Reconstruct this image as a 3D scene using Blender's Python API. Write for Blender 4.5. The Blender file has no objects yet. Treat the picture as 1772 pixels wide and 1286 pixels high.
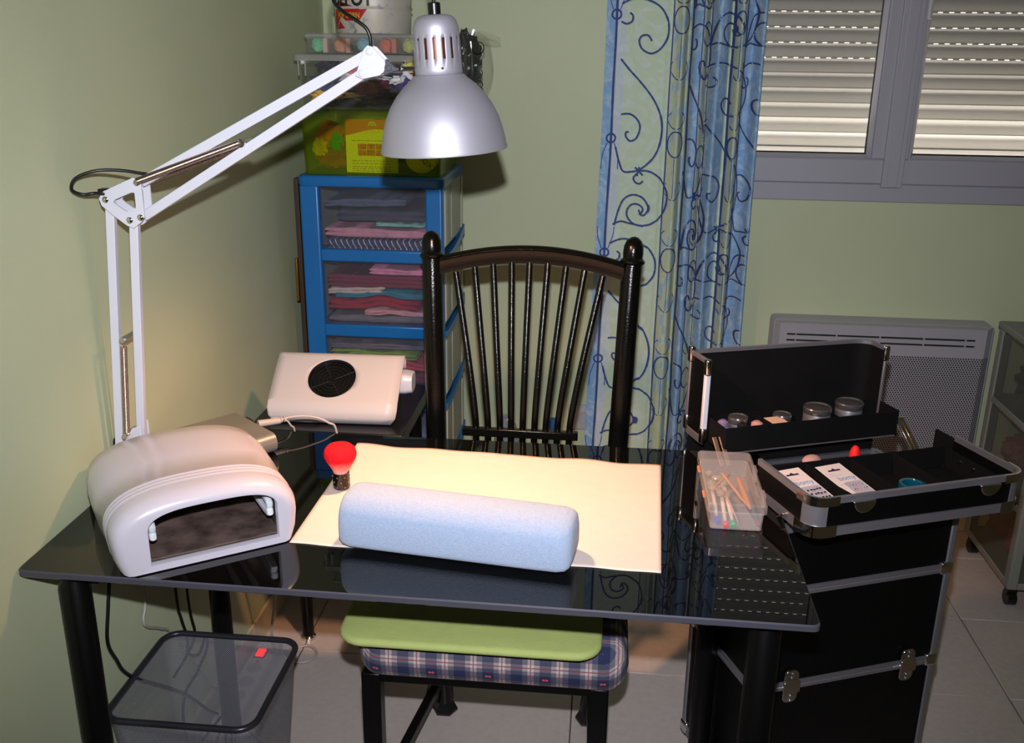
import bpy, bmesh, math, random
from mathutils import Vector, Matrix, noise
S = bpy.context.scene
random.seed(7)
COL = S.collection

# ------------------------------------------------------------------ camera
PITCH, ROLL, YAW, FPX = 0.3237, -0.0118, -0.0959, 1677.04
CAM = Vector((0.8762, -1.2159, 1.5149))
fw = Vector((math.sin(YAW)*math.cos(PITCH), math.cos(YAW)*math.cos(PITCH), -math.sin(PITCH)))
r0 = Vector((math.cos(YAW), -math.sin(YAW), 0)); d0 = fw.cross(r0)
rt = r0*math.cos(ROLL)+d0*math.sin(ROLL); dn = -r0*math.sin(ROLL)+d0*math.cos(ROLL)
cd = bpy.data.cameras.new('camera'); cam = bpy.data.objects.new('camera', cd); COL.objects.link(cam)
m3 = Matrix((rt, -dn, -fw)).transposed()
cam.matrix_world = Matrix.Translation(CAM) @ m3.to_4x4()
cd.sensor_width = 36; cd.sensor_fit = 'HORIZONTAL'; cd.lens = FPX/1772*36; cd.clip_start = .02
S.camera = cam
S.view_settings.view_transform = 'Standard'; S.view_settings.look = 'None'
S.view_settings.exposure = 0.0; S.view_settings.gamma = 1; S.view_settings.use_curve_mapping = False

# ------------------------------------------------------------------ world and lights
w = bpy.data.worlds.new('world'); S.world = w; w.use_nodes = True
w.node_tree.nodes['Background'].inputs[0].default_value = (1.0, .95, .86, 1)
w.node_tree.nodes['Background'].inputs[1].default_value = 3.0
def aim(o, target):
    o.rotation_euler = (Vector(target)-o.location).to_track_quat('-Z', 'Y').to_euler()
# the camera's pop-up flash, 11 cm over the lens
L = bpy.data.lights.new('camera_flash', 'SPOT'); L.energy = 148; L.color = (.91, .92, 1.0)
L.shadow_soft_size = .012; L.spot_size = math.radians(94); L.spot_blend = 1.0
flash = bpy.data.objects.new('camera_flash', L); COL.objects.link(flash)
flash.location = CAM - dn*.115 + fw*.01
aim(flash, (.66, 1.2, .88))
# desk lamp bulb sits in the shade
L = bpy.data.lights.new('lamp_bulb_light', 'SPOT'); L.energy = 33; L.color = (1.0, .50, .25)
L.shadow_soft_size = .022; L.spot_size = math.radians(142); L.spot_blend = 1.0
bulb = bpy.data.objects.new('lamp_bulb_light', L); COL.objects.link(bulb)
bulb.location = (.612, .352, 1.385); aim(bulb, (.66, .50, .75))
# daylight between the sill and the roller shutter
L = bpy.data.lights.new('daylight_outside', 'AREA'); L.energy = 60; L.color = (1.0, .93, .84); L.shape = 'RECTANGLE'
L.size = 1.5; L.size_y = .10
day = bpy.data.objects.new('daylight_outside', L); COL.objects.link(day)
day.location = (1.72, 2.06, 1.13); aim(day, (1.72, 1.93, 1.24))
# daylight that leaks under the shutter on to the sill
L = bpy.data.lights.new('daylight_on_sill', 'AREA'); L.energy = 6.0; L.color = (1.0, .92, .82); L.shape = 'RECTANGLE'
L.size = 1.4; L.size_y = .03
leak = bpy.data.objects.new('daylight_on_sill', L); COL.objects.link(leak)
leak.location = (1.71, 1.892, 1.115); aim(leak, (1.71, 1.93, 1.26))

# ------------------------------------------------------------------ materials
MATS = {}
def lin(c):
    return tuple((x/12.92 if x <= .04045 else ((x+.055)/1.055)**2.4) for x in c)
def mat(name, col, rough=.5, metal=0, spec=.5, var=0, vscale=30, bump=0, bscale=200, emit=None, coat=0, sheen=0, aniso=0, stretch=(1,1,1), trans=0):
    if name in MATS: return MATS[name]
    m = bpy.data.materials.new(name); m.use_nodes = True; nt = m.node_tree; p = nt.nodes['Principled BSDF']
    c = (*lin(col), 1)
    p.inputs['Base Color'].default_value = c; p.inputs['Roughness'].default_value = rough
    p.inputs['Metallic'].default_value = metal; p.inputs['Specular IOR Level'].default_value = spec
    p.inputs['Coat Weight'].default_value = coat; p.inputs['Sheen Weight'].default_value = sheen
    if aniso: p.inputs['Anisotropic'].default_value = aniso
    tc = nt.nodes.new('ShaderNodeTexCoord'); mp = nt.nodes.new('ShaderNodeMapping'); mp.inputs['Scale'].default_value = stretch
    nt.links.new(tc.outputs['Object'], mp.inputs['Vector'])
    if var:
        n = nt.nodes.new('ShaderNodeTexNoise'); n.inputs['Scale'].default_value = vscale; n.inputs['Detail'].default_value = 4
        nt.links.new(mp.outputs[0], n.inputs['Vector'])
        r = nt.nodes.new('ShaderNodeValToRGB'); e = r.color_ramp.elements
        e[0].position = .3; e[1].position = .7
        e[0].color = (*[x*(1-var) for x in c[:3]], 1); e[1].color = (*[min(1, x*(1+var)) for x in c[:3]], 1)
        nt.links.new(n.outputs['Fac'], r.inputs[0]); nt.links.new(r.outputs[0], p.inputs['Base Color'])
    if bump:
        n = nt.nodes.new('ShaderNodeTexNoise'); n.inputs['Scale'].default_value = bscale; n.inputs['Detail'].default_value = 3
        nt.links.new(mp.outputs[0], n.inputs['Vector'])
        b = nt.nodes.new('ShaderNodeBump'); b.inputs['Strength'].default_value = bump; b.inputs['Distance'].default_value = .002
        nt.links.new(n.outputs['Fac'], b.inputs['Height']); nt.links.new(b.outputs[0], p.inputs['Normal'])
    if emit:
        p.inputs['Emission Color'].default_value = (*lin(emit[0]), 1); p.inputs['Emission Strength'].default_value = emit[1]
    MATS[name] = m; return m
def clear(name, tint, body, fac=.25, rough=.1, gloss=.08, rim=0):
    """thin plastic or glass: see-through, part milky body, part mirror"""
    if name in MATS: return MATS[name]
    m = bpy.data.materials.new(name); m.use_nodes = True; nt = m.node_tree; nt.nodes.clear()
    o = nt.nodes.new('ShaderNodeOutputMaterial'); t = nt.nodes.new('ShaderNodeBsdfTransparent'); t.inputs[0].default_value = (*tint, 1)
    d = nt.nodes.new('ShaderNodeBsdfDiffuse'); d.inputs[0].default_value = (*lin(body), 1)
    g = nt.nodes.new('ShaderNodeBsdfGlossy'); g.inputs['Roughness'].default_value = rough
    a = nt.nodes.new('ShaderNodeMixShader'); nz = nt.nodes.new('ShaderNodeTexNoise'); nz.inputs['Scale'].default_value = 25
    mr = nt.nodes.new('ShaderNodeMapRange'); mr.inputs['To Min'].default_value = fac*.8; mr.inputs['To Max'].default_value = fac*1.2
    nt.links.new(nz.outputs['Fac'], mr.inputs[0]); nt.links.new(mr.outputs[0], a.inputs[0])
    nt.links.new(t.outputs[0], a.inputs[1]); nt.links.new(d.outputs[0], a.inputs[2])
    b = nt.nodes.new('ShaderNodeMixShader'); f = nt.nodes.new('ShaderNodeLayerWeight'); f.inputs[0].default_value = .5
    pw = nt.nodes.new('ShaderNodeMath'); pw.operation = 'POWER'; pw.inputs[1].default_value = 4
    mu = nt.nodes.new('ShaderNodeMath'); mu.operation = 'MULTIPLY_ADD'; mu.inputs[1].default_value = .3; mu.inputs[2].default_value = gloss*.6
    mu.use_clamp = True
    nt.links.new(f.outputs['Facing'], pw.inputs[0]); nt.links.new(pw.outputs[0], mu.inputs[0]); nt.links.new(mu.outputs[0], b.inputs[0])
    nt.links.new(a.outputs[0], b.inputs[1]); nt.links.new(g.outputs[0], b.inputs[2]); nt.links.new(b.outputs[0], o.inputs[0])
    MATS[name] = m; return m

WALL = mat('green_wall_paint', (.77, .80, .655), .55, var=.03, vscale=3, bump=.12, bscale=420)
CEIL = mat('ceiling_paint', (.86, .86, .82), .8, bump=.1)
TILE = mat('floor_tile', (.78, .73, .70), .30, var=.05, vscale=60, bump=.05, bscale=60)
GROUT = mat('grout', (.33, .32, .33), .9, bump=.3)
BASE = mat('baseboard_tile', (.80, .76, .66), .35, var=.04)
BLACKGLASS = mat('black_glass', (.03, .031, .03), .008, spec=.62, var=.03)
GEDGE = mat('ground_glass_edge', (.27, .27, .31), .35)
BLACKMETAL = mat('black_metal', (.03, .03, .033), .32, bump=.05, spec=.3)
CHAIRMET = mat('textured_black_paint', (.026, .030, .028), .18, bump=.22, bscale=330, spec=.32)
WHITEMET = mat('white_lacquer', (.83, .83, .87), .35, bump=.02)
CHROME = mat('chrome', (.86, .85, .85), .12, metal=1)
STEEL = mat('spring_steel', (.80, .74, .70), .3, metal=1)
ALU = mat('brushed_aluminium', (.62, .60, .57), .36, metal=.55, aniso=.6, bump=.08, bscale=300, stretch=(1, 12, 1))
TRIMALU = mat('satin_aluminium', (.58, .57, .60), .38, metal=.7, bump=.05, stretch=(8, 1, 1))
SHADE = mat('silver_shade_paint', (.72, .71, .75), .52, metal=.6)
UVPL = mat('pearl_white_plastic', (.79, .77, .81), .28, coat=.25, bump=.02)
WPLAST = mat('white_plastic', (.73, .72, .73), .42, bump=.04, bscale=600)
BLKPL = mat('black_plastic', (.05, .05, .055), .3)
BLKFAB = mat('black_pebbled_panel', (.018, .018, .02), .42, spec=.2, bump=.5, bscale=700)
BLKLIN = mat('black_lining', (.05, .047, .048), .8, spec=.15, var=.15, vscale=20)
PVC = mat('window_pvc', (.66, .655, .69), .4, bump=.03)
CABLE = mat('black_cable', (.04, .04, .05), .35)
WCABLE = mat('white_cable', (.70, .67, .64), .45)
BLUEPL = mat('blue_translucent_plastic', (.10, .40, .66), .3, var=.08, vscale=4, spec=.4)

# ------------------------------------------------------------------ mesh builder
def rotz(a): return Matrix.Rotation(a, 4, 'Z')
class MB:
    def __init__(s): s.v = []; s.f = []; s.mi = []
    def add(s, vs, fs, mi=0):
        k = len(s.v); s.v += [Vector(v) for v in vs]; s.f += [[i+k for i in f] for f in fs]; s.mi += [mi]*len(fs); return s
    def box(s, a, b, M=None, mi=0):
        x0, y0, z0 = a; x1, y1, z1 = b
        vs = [Vector(p) for p in ((x0,y0,z0),(x1,y0,z0),(x1,y1,z0),(x0,y1,z0),(x0,y0,z1),(x1,y0,z1),(x1,y1,z1),(x0,y1,z1))]
        if M: vs = [M@v for v in vs]
        return s.add(vs, [(0,3,2,1),(4,5,6,7),(0,1,5,4),(1,2,6,5),(2,3,7,6),(3,0,4,7)], mi)
    def bar(s, p, q, w, h, up=(0,0,1)):
        p = Vector(p); q = Vector(q); t = (q-p).normalized(); u = Vector(up); a = t.cross(u)
        if a.length < 1e-4: a = t.cross(Vector((0,1,0)))
        a.normalize(); b = a.cross(t).normalized(); a = a*w/2; b = b*h/2
        vs = [p-a-b, p+a-b, p+a+b, p-a+b, q-a-b, q+a-b, q+a+b, q-a+b]
        return s.add(vs, [(0,3,2,1),(4,5,6,7),(0,1,5,4),(1,2,6,5),(2,3,7,6),(3,0,4,7)])
    def loft(s, loops, closed=True, cap0=True, cap1=True, mi=0):
        n = len(loops[0]); vs = [p for l in loops for p in l]; fs = []
        for i in range(len(loops)-1):
            for j in range(n if closed else n-1):
                k = (j+1) % n; fs.append((i*n+j, i*n+k, (i+1)*n+k, (i+1)*n+j))
        if cap0: fs.append(tuple(range(n))[::-1])
        if cap1: fs.append(tuple(range((len(loops)-1)*n, len(loops)*n)))
        return s.add(vs, fs, mi)
    def cyl(s, p, q, r0, r1=None, n=16, mi=0):
        p = Vector(p); q = Vector(q); r1 = r0 if r1 is None else r1; t = (q-p).normalized()
        a = t.cross(Vector((0,0,1)) if abs(t.z) < .9 else Vector((1,0,0))).normalized(); b = t.cross(a)
        L = [[c+a*r*math.cos(2*math.pi*i/n)+b*r*math.sin(2*math.pi*i/n) for i in range(n)] for c, r in ((p, r0), (q, r1))]
        return s.loft(L, mi=mi)
    def tube(s, pts, r, n=8, closed=False, flat=1.0):
        P = [Vector(p) for p in pts]; L = []; pa = None; N = len(P)
        for i, c in enumerate(P):
            t = (P[(i+1) % N]-P[i-1]) if closed else (P[min(i+1, N-1)]-P[max(i-1, 0)])
            t.normalize()
            if pa is None: pa = t.cross(Vector((0,0,1)) if abs(t.z) < .9 else Vector((1,0,0)))
            a = (pa - t*pa.dot(t)).normalized(); b = t.cross(a); pa = a
            rr = r[i] if isinstance(r, (list, tuple)) else r
            L.append([c+a*rr*math.cos(2*math.pi*k/n)+b*rr*flat*math.sin(2*math.pi*k/n) for k in range(n)])
        if closed: L.append(L[0])
        return s.loft(L, cap0=not closed, cap1=not closed)
    def lathe(s, prof, M=None, n=32, mi=0, cap=True):
        L = [[Vector((r*math.cos(2*math.pi*i/n), r*math.sin(2*math.pi*i/n), z)) for i in range(n)] for r, z in prof]
        if M: L = [[M@v for v in l] for l in L]
        return s.loft(L, cap0=cap, cap1=cap, mi=mi)
    def prism(s, poly, f0, f1):
        return s.loft([[f0(*p) for p in poly], [f1(*p) for p in poly]])
    def grid(s, fn, nu, nv, mi=0):
        vs = [fn(i/nu, j/nv) for j in range(nv+1) for i in range(nu+1)]
        return s.add(vs, [(j*(nu+1)+i, j*(nu+1)+i+1, (j+1)*(nu+1)+i+1, (j+1)*(nu+1)+i) for j in range(nv) for i in range(nu)], mi)
    def ball(s, c, r, n=14, m=8, sq=(1,1,1), nz=0, ns=8, seed=0):
        c = Vector(c); L = []
        for j in range(m+1):
            th = math.pi*j/m
            row = []
            for i in range(n):
                d = Vector((math.sin(th)*math.cos(2*math.pi*i/n), math.sin(th)*math.sin(2*math.pi*i/n), -math.cos(th)))
                k = 1+nz*noise.noise(d*ns*.3+Vector((seed, seed*.7, 0)))
                row.append(c+Vector((d.x*r*sq[0]*k, d.y*r*sq[1]*k, d.z*r*sq[2]*k)))
            L.append(row)
        return s.loft(L, cap0=False, cap1=False)
    def build(s, name, m, parent=None, local=False, smooth=35, bevel=0, seg=2, kind=None, label=None, inv=None):
        vs = s.v
        if parent is not None and not local:
            R = FR[parent.name].inverted(); vs = [R@v for v in vs]
        me = bpy.data.meshes.new(name); me.from_pydata([tuple(v) for v in vs], [], s.f)
        ms = m if isinstance(m, (list, tuple)) else [m]
        for x in ms: me.materials.append(x)
        if len(ms) > 1: me.polygons.foreach_set('material_index', s.mi)
        me.update()
        b = bmesh.new(); b.from_mesh(me); bmesh.ops.recalc_face_normals(b, faces=b.faces); b.to_mesh(me); b.free()
        if smooth:
            me.polygons.foreach_set('use_smooth', [True]*len(me.polygons)); me.set_sharp_from_angle(angle=math.radians(smooth))
        o = bpy.data.objects.new(name, me); COL.objects.link(o)
        if parent is not None:
            o.parent = parent; FR[o.name] = FR[parent.name]
        if bevel:
            bv = o.modifiers.new('bevel', 'BEVEL'); bv.width = bevel; bv.segments = seg; bv.limit_method = 'ANGLE'; bv.angle_limit = math.radians(40)
        if kind: o['kind'] = kind
        if label: o['label'] = label
        return o
FR = {}
def thing(name, label, cat, loc=(0,0,0), rz=0, group=None):
    o = bpy.data.objects.new(name, None); COL.objects.link(o); o.location = loc; o.rotation_euler = (0,0,rz)
    o.empty_display_size = .05
    FR[o.name] = Matrix.Translation(Vector(loc)) @ rotz(rz)
    o['label'] = label; o['category'] = cat
    if group: o['group'] = group
    return o
def tag(o, label, cat, group=None):
    o['label'] = label; o['category'] = cat
    if group: o['group'] = group
    return o
def solo(mb, name, m, label, cat, group=None, origin=None, **k):
    """a thing that is one mesh; its origin is put at its own base"""
    if origin is None:
        xs = [v.x for v in mb.v]; ys = [v.y for v in mb.v]; zs = [v.z for v in mb.v]
        origin = ((min(xs)+max(xs))/2, (min(ys)+max(ys))/2, min(zs))
    og = Vector(origin); mb.v = [v-og for v in mb.v]
    o = mb.build(name, m, None, **k); o.location = og; FR[o.name] = Matrix.Translation(og)
    return tag(o, label, cat, group)
def struct(mb, name, m, parent=None, **k):
    if parent is None: FR_dummy = None
    o = mb.build(name, m, parent, **k); o['kind'] = 'structure'
    if parent is None: FR[o.name] = Matrix.Identity(4)
    return o
def spline(pts, k=6, closed=False):
    P = [Vector(p) for p in pts]; N = len(P); out = []
    g = (lambda i: P[i % N]) if closed else (lambda i: P[max(0, min(N-1, i))])
    for i in range(N if closed else N-1):
        a, b, c, d = g(i-1), g(i), g(i+1), g(i+2)
        for j in range(k):
            t = j/k
            out.append(.5*((2*b)+(c-a)*t+(2*a-5*b+4*c-d)*t*t+(3*b-3*c+d-a)*t**3))
    if not closed: out.append(P[-1])
    return out
def rrect(x0, y0, x1, y1, r, n=5):
    out = []
    for cx, cy, a in ((x1-r, y0+r, -90), (x1-r, y1-r, 0), (x0+r, y1-r, 90), (x0+r, y0+r, 180)):
        for i in range(n+1):
            t = math.radians(a+90*i/n); out.append((cx+r*math.cos(t), cy+r*math.sin(t)))
    return out
def text_mb(txt, size, fn, bold=0):
    """flat lettering as a mesh; fn maps (x, y) of the text plane to the surface"""
    cu = bpy.data.curves.new('t', 'FONT'); cu.body = txt; cu.size = size; cu.resolution_u = 3; cu.offset = bold*size
    o = bpy.data.objects.new('t', cu); COL.objects.link(o)
    dg = bpy.context.evaluated_depsgraph_get(); me = bpy.data.meshes.new_from_object(o.evaluated_get(dg))
    mb = MB(); mb.add([fn(v.co.x, v.co.y) for v in me.vertices], [tuple(p.vertices) for p in me.polygons])
    bpy.data.objects.remove(o); bpy.data.curves.remove(cu); bpy.data.meshes.remove(me)
    return mb

# ================================================================== SETTING
YB = 1.82
fl = MB(); fl.box((-.01, -3.4, -.05), (3.6, YB+.02, -.004)); floor = struct(fl, 'floor', GROUT)
TS, TX, TY = .3581, .1248, .9095
tile_me = None
xs = [TX+TS*i for i in range(-1, 9)]; ys = [TY+TS*j for j in range(-9, 4)]
for i in range(-1, 9):
    for j in range(-4, 3):
        x0 = max(0.0, TX+TS*i); x1 = min(3.4, TX+TS*(i+1)); y0 = TY+TS*j; y1 = min(YB, TY+TS*(j+1))
        if x1-x0 < .02 or y1-y0 < .02: continue
        g = .0016; t = MB().box((x0+g, y0+g, -.004), (x1-g, y1-g, 0.0)); o = t.build('floor_tile', TILE, floor, bevel=.0008, seg=1)
        o['kind'] = 'structure'
# floor behind the camera, too far out of sight for single tiles
o = MB().box((0, -3.4, -.004), (3.4, TY-TS*4, 0)).build('floor_tiling', TILE, floor); o['kind'] = 'stuff'

struct(MB().box((-.12, -3.4, -.05), (0, YB+.3, 2.55)), 'wall_left', WALL)
struct(MB().box((3.4, -3.4, -.05), (3.5, YB+.3, 2.55)), 'wall_right', WALL)
struct(MB().box((-.12, -3.5, -.05), (3.5, -3.4, 2.55)), 'wall_front', WALL)
struct(MB().box((-.12, -3.5, 2.5), (3.5, YB+.3, 2.6)), 'ceiling', CEIL)
WX0, WX1, WZ0, WZ1 = .96, 2.46, 1.083, 2.24
wb = MB(); wb.box((0, YB, 0), (WX0, YB+.3, 2.5)); wb.box((WX1, YB, 0), (3.4, YB+.3, 2.5))
wb.box((WX0, YB, 0), (WX1, YB+.3, WZ0)); wb.box((WX0, YB, WZ1), (WX1, YB+.3, 2.5)); struct(wb, 'wall_back', WALL)
struct(MB().box((0, -3.4, 0), (.009, YB, .08)), 'baseboard_left', BASE, bevel=.002)
struct(MB().box((.009, YB-.009, 0), (3.4, YB, .08)), 'baseboard_back', BASE, bevel=.002)

# window: fixed frame, two sashes, mullion cover, panes
win = struct(MB().box((WX0, 1.806, WZ0), (WX1, 1.87, WZ0+.053)).box((WX0, 1.806, WZ1-.05), (WX1, 1.87, WZ1))
    .box((WX0, 1.806, WZ0+.053), (WX0+.05, 1.87, WZ1-.05)).box((WX1-.05, 1.806, WZ0+.053), (WX1, 1.87, WZ1-.05)), 'window_1', PVC, bevel=.003)
def sash(x0, x1, gx0, gx1):
    z0, z1, gz0, gz1 = 1.137, 2.19, 1.222, 2.11
    m = MB(); y0, y1 = 1.798, 1.86
    for a, b in (((x0,y0,z0),(x1,y1,gz0-.012)), ((x0,y0,gz1+.012),(x1,y1,z1)), ((x0,y0,gz0-.012),(gx0-.012,y1,gz1+.012)), ((gx1+.012,y0,gz0-.012),(x1,y1,gz1+.012))): m.box(a, b)
    s = struct(m, 'sash', PVC, win, bevel=.004)
    gb = MB()   # sloping glazing bead
    def ring(e, y): return [(gx0-e,y,gz0-e),(gx1+e,y,gz0-e),(gx1+e,y,gz1+e),(gx0-e,y,gz1+e)]
    gb.loft([[Vector(p) for p in ring(.014, 1.801)], [Vector(p) for p in ring(.009, 1.797)], [Vector(p) for p in ring(0, 1.812)], [Vector(p) for p in ring(0, 1.832)]], cap0=False, cap1=False)
    struct(gb, 'glazing_bead', PVC, s, smooth=0)
    sl = MB().loft([[Vector(p) for p in ring(.002, 1.826)], [Vector(p) for p in ring(-.004, 1.826)]], cap0=False, cap1=False)
    struct(sl, 'rubber_seal', BLKPL, s)
    pane = MB().add([(gx0,1.83,gz0),(gx1,1.83,gz0),(gx1,1.83,gz1),(gx0,1.83,gz1)], [(0,1,2,3)])
    struct(pane, 'pane', clear('window_glass', (.96,.97,.96), (.6,.6,.6), .03, .01, .04), s)
sash(1.012, 1.705, 1.10, 1.636); sash(1.707, 2.405, 1.768, 2.32)
mc = MB().box((1.683, 1.786, 1.128), (1.742, 1.799, 2.2)).box((1.697, 1.783, 1.13), (1.728, 1.787, 2.2))
struct(mc, 'mullion_cover', PVC, win, bevel=.003, seg=3)
struct(MB().cyl((1.752, 1.782, 1.60), (1.752, 1.782, 1.72), .008), 'handle_cover', WPLAST, win, bevel=.002)
struct(MB().box((WX0-.1, 1.87, WZ0-.03), (WX1+.1, 2.10, WZ0+.012)), 'trim_1', mat('stone_sill', (.8,.78,.72), .7, var=.05))

# roller shutter behind the panes
def shutter_mat():
    m = bpy.data.materials.new('shutter_pvc'); m.use_nodes = True; nt = m.node_tree; p = nt.nodes['Principled BSDF']
    p.inputs['Base Color'].default_value = (*lin((.56,.55,.53)), 1); p.inputs['Roughness'].default_value = .5
    t = nt.nodes.new('ShaderNodeBsdfTranslucent'); t.inputs[0].default_value = (.9,.84,.74,1); mx = nt.nodes.new('ShaderNodeMixShader'); mx.inputs[0].default_value = .014
    nt.links.new(p.outputs[0], mx.inputs[1]); nt.links.new(t.outputs[0], mx.inputs[2]); nt.links.new(mx.outputs[0], nt.nodes['Material Output'].inputs[0])
    return m
SHUT = shutter_mat()
sh = thing('roller_shutter', 'pale slatted roller shutter lowered outside the window, daylight dashes between its slats', 'shutter', (1.71, 1.93, 1.10))
PIT = .0437; zb = 1.232; HX0, HX1 = -.76, .76
def slat_mesh(openj):
    m = MB(); n = 8; gap = .0032 if openj else .0012
    def P(x, k):
        t = k/n; return Vector((x, .0075*math.sin(math.pi*t), t*(PIT-gap-.0002)))
    for k in range(n):
        m.add([P(HX0,k), P(HX1,k), P(HX1,k+1), P(HX0,k+1)], [(0,1,2,3)])
    z0, z1 = PIT-gap-.0002, PIT
    x = HX0; per = .0322; hole = .0135
    zz = (z0+z1)/2
    if openj:   # tongue with slots punched through
        m.add([(HX0,.001,z0-.001),(HX1,.001,z0-.001),(HX1,.001,z0+.0008),(HX0,.001,z0+.0008)], [(0,1,2,3)])
        m.add([(HX0,.001,z1-.0008),(HX1,.001,z1-.0008),(HX1,.001,z1+.001),(HX0,.001,z1+.001)], [(0,1,2,3)])
        while x < HX1:
            m.add([(x+hole,.0011,z0),(min(HX1,x+per),.0011,z0),(min(HX1,x+per),.0011,z1),(x+hole,.0011,z1)], [(0,1,2,3)]); x += per
    else:
        m.add([(HX0,.001,z0-.001),(HX1,.001,z0-.001),(HX1,.001,z1+.001),(HX0,.001,z1+.001)], [(0,1,2,3)])
    return m
so = slat_mesh(True).build('slat', SHUT, sh, local=True, smooth=40); sc = slat_mesh(False).build('slat', SHUT, sh, local=True, smooth=40)
first = {True: so, False: sc}; used = set()
k = 0; z = zb
while z < 2.22:
    op = z > 1.44
    if op not in used: o = first[op]; used.add(op)
    else: o = first[op].copy(); COL.objects.link(o)
    o.parent = sh; o.location = ((.016 if k % 2 else 0), 0, z-1.10); z += PIT; k += 1
eb = MB().box((-.76, -.006, .006), (.76, .006, .132)); eb.box((-.76, -.008, .100), (.76, .008, .106))
eb.build('end_slat', SHUT, sh, local=True, bevel=.002)
# casing that closes the outside of the reveal so that only the shutter lets day in
struct(MB().box((WX0-.02, 1.90, 1.09), (WX0+.03, 1.95, 2.26)).box((WX1-.03, 1.90, 1.09), (WX1+.02, 1.95, 2.26)), 'trim_2', PVC)

# ================================================================== CURTAIN
cur = thing('curtain', 'long blue and pale green curtain printed with dark blue wrought-iron scrolls, hanging by the window', 'curtain', (1.07, 1.71, .03))
def cy(x, z):
    y = 1.712
    y += .010*math.sin((x-.85)/.20*math.pi) if x < 1.05 else 0
    if x >= 1.02:
        a = min(1, (x-1.02)/.06); y += a*.025*math.sin((x-1.02)*2*math.pi/.056+.25*math.sin(z*2.2))+a*.007*math.sin((x)*2*math.pi/.031+z)
    y += .006*math.sin(z*3+x*14)
    return y
def cx_(x, z):   # whole cloth spreads a little towards the floor
    s = 1+.03*max(0, 1.7-z); return 1.02+(x-1.02)*s + (-.012*max(0, 1.3-z) if x < 1.0 else 0)
def curtain_mat():
    m = bpy.data.materials.new('printed_curtain'); m.use_nodes = True; nt = m.node_tree; p = nt.nodes['Principled BSDF']
    p.inputs['Roughness'].default_value = .8; p.inputs['Sheen Weight'].default_value = .1
    at = nt.nodes.new('ShaderNodeAttribute'); at.attribute_name = 'cloth'
    r = nt.nodes.new('ShaderNodeValToRGB'); cr = r.color_ramp; cr.interpolation = 'CONSTANT'
    B = (.52,.68,.84); G = (.77,.84,.73); Y = (.74,.79,.69); W = (.76,.81,.84)
    st = [(.85, B), (.884, W), (.908, G), (1.04, Y), (1.098, B), (1.124, Y), (1.150, B), (1.198, G), (1.212, Y), (1.240, B)]
    for i, (x, c) in enumerate(st):
        pos = (x-.85)/.45
        e = cr.elements[0] if i == 0 else cr.elements.new(pos)
        e.position = pos; e.color = (*lin(c), 1)
    cr.elements[len(cr.elements)-1].color = (*lin(B), 1)
    nt.links.new(at.outputs['Vector'], (sx := nt.nodes.new('ShaderNodeSeparateXYZ')).inputs[0]); nt.links.new(sx.outputs[0], r.inputs[0])
    # brushed chalk streaks
    n = nt.nodes.new('ShaderNodeTexNoise'); n.inputs['Scale'].default_value = 16; n.inputs['Detail'].default_value = 8; n.inputs['Distortion'].default_value = 2.2; n.inputs['Roughness'].default_value = .62
    tc = nt.nodes.new('ShaderNodeTexCoord'); nt.links.new(tc.outputs['Object'], n.inputs['Vector'])
    mr = nt.nodes.new('ShaderNodeMapRange'); mr.inputs[1].default_value = .46; mr.inputs[2].default_value = .68; mr.inputs[4].default_value = .6
    nt.links.new(n.outputs['Fac'], mr.inputs[0])
    mx = nt.nodes.new('ShaderNodeMixRGB'); mx.inputs[2].default_value = (*lin((.84,.89,.90)), 1)
    nt.links.new(mr.outputs[0], mx.inputs[0]); nt.links.new(r.outputs[0], mx.inputs[1])
    # blue and yellow dabs inside the narrow bands
    n2 = nt.nodes.new('ShaderNodeTexNoise'); n2.inputs['Scale'].default_value = 1; n2.inputs['Detail'].default_value = 1
    mp = nt.nodes.new('ShaderNodeMapping'); mp.inputs['Scale'].default_value = (55, 55, 18); nt.links.new(tc.outputs['Object'], mp.inputs[0]); nt.links.new(mp.outputs[0], n2.inputs['Vector'])
    r2 = nt.nodes.new('ShaderNodeValToRGB'); c2 = r2.color_ramp; c2.interpolation = 'CONSTANT'
    c2.elements[0].color = (*lin(B), 1); c2.elements[1].position = .42; c2.elements[1].color = (*lin(Y), 1)
    e = c2.elements.new(.58); e.color = (*lin((.77,.78,.52)), 1)
    nt.links.new(n2.outputs['Fac'], r2.inputs[0])
    m2 = nt.nodes.new('ShaderNodeMixRGB'); nt.links.new(sx.outputs[1], m2.inputs[0]); nt.links.new(mx.outputs[0], m2.inputs[1]); nt.links.new(r2.outputs[0], m2.inputs[2])
    nt.links.new(m2.outputs[0], p.inputs['Base Color'])
    wv = nt.nodes.new('ShaderNodeTexNoise'); wv.inputs['Scale'].default_value = 900; b = nt.nodes.new('ShaderNodeBump'); b.inputs['Strength'].default_value = .15; b.inputs['Distance'].default_value = .001
    nt.links.new(wv.outputs['Fac'], b.inputs['Height']); nt.links.new(b.outputs[0], p.inputs['Normal'])
    return m
NU, NV = 440, 90; CX0, CX1, CZ0, CZ1 = .852, 1.292, .03, 2.42
def cpt(x, z, off=0):
    e = .001; dx = (cy(x+e, z)-cy(x-e, z))/(2*e); n = Vector((dx, -1, 0)).normalized()
    p = Vector((cx_(x, z), cy(x, z), z)); return p+n*off
cm = MB().grid(lambda u, v: cpt(CX0+(CX1-CX0)*u, CZ0+(CZ1-CZ0)*v), NU, NV)
co = cm.build('curtain_cloth', curtain_mat(), cur, smooth=80)
att = co.data.attributes.new('cloth', 'FLOAT_VECTOR', 'POINT')
vals = []
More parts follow.
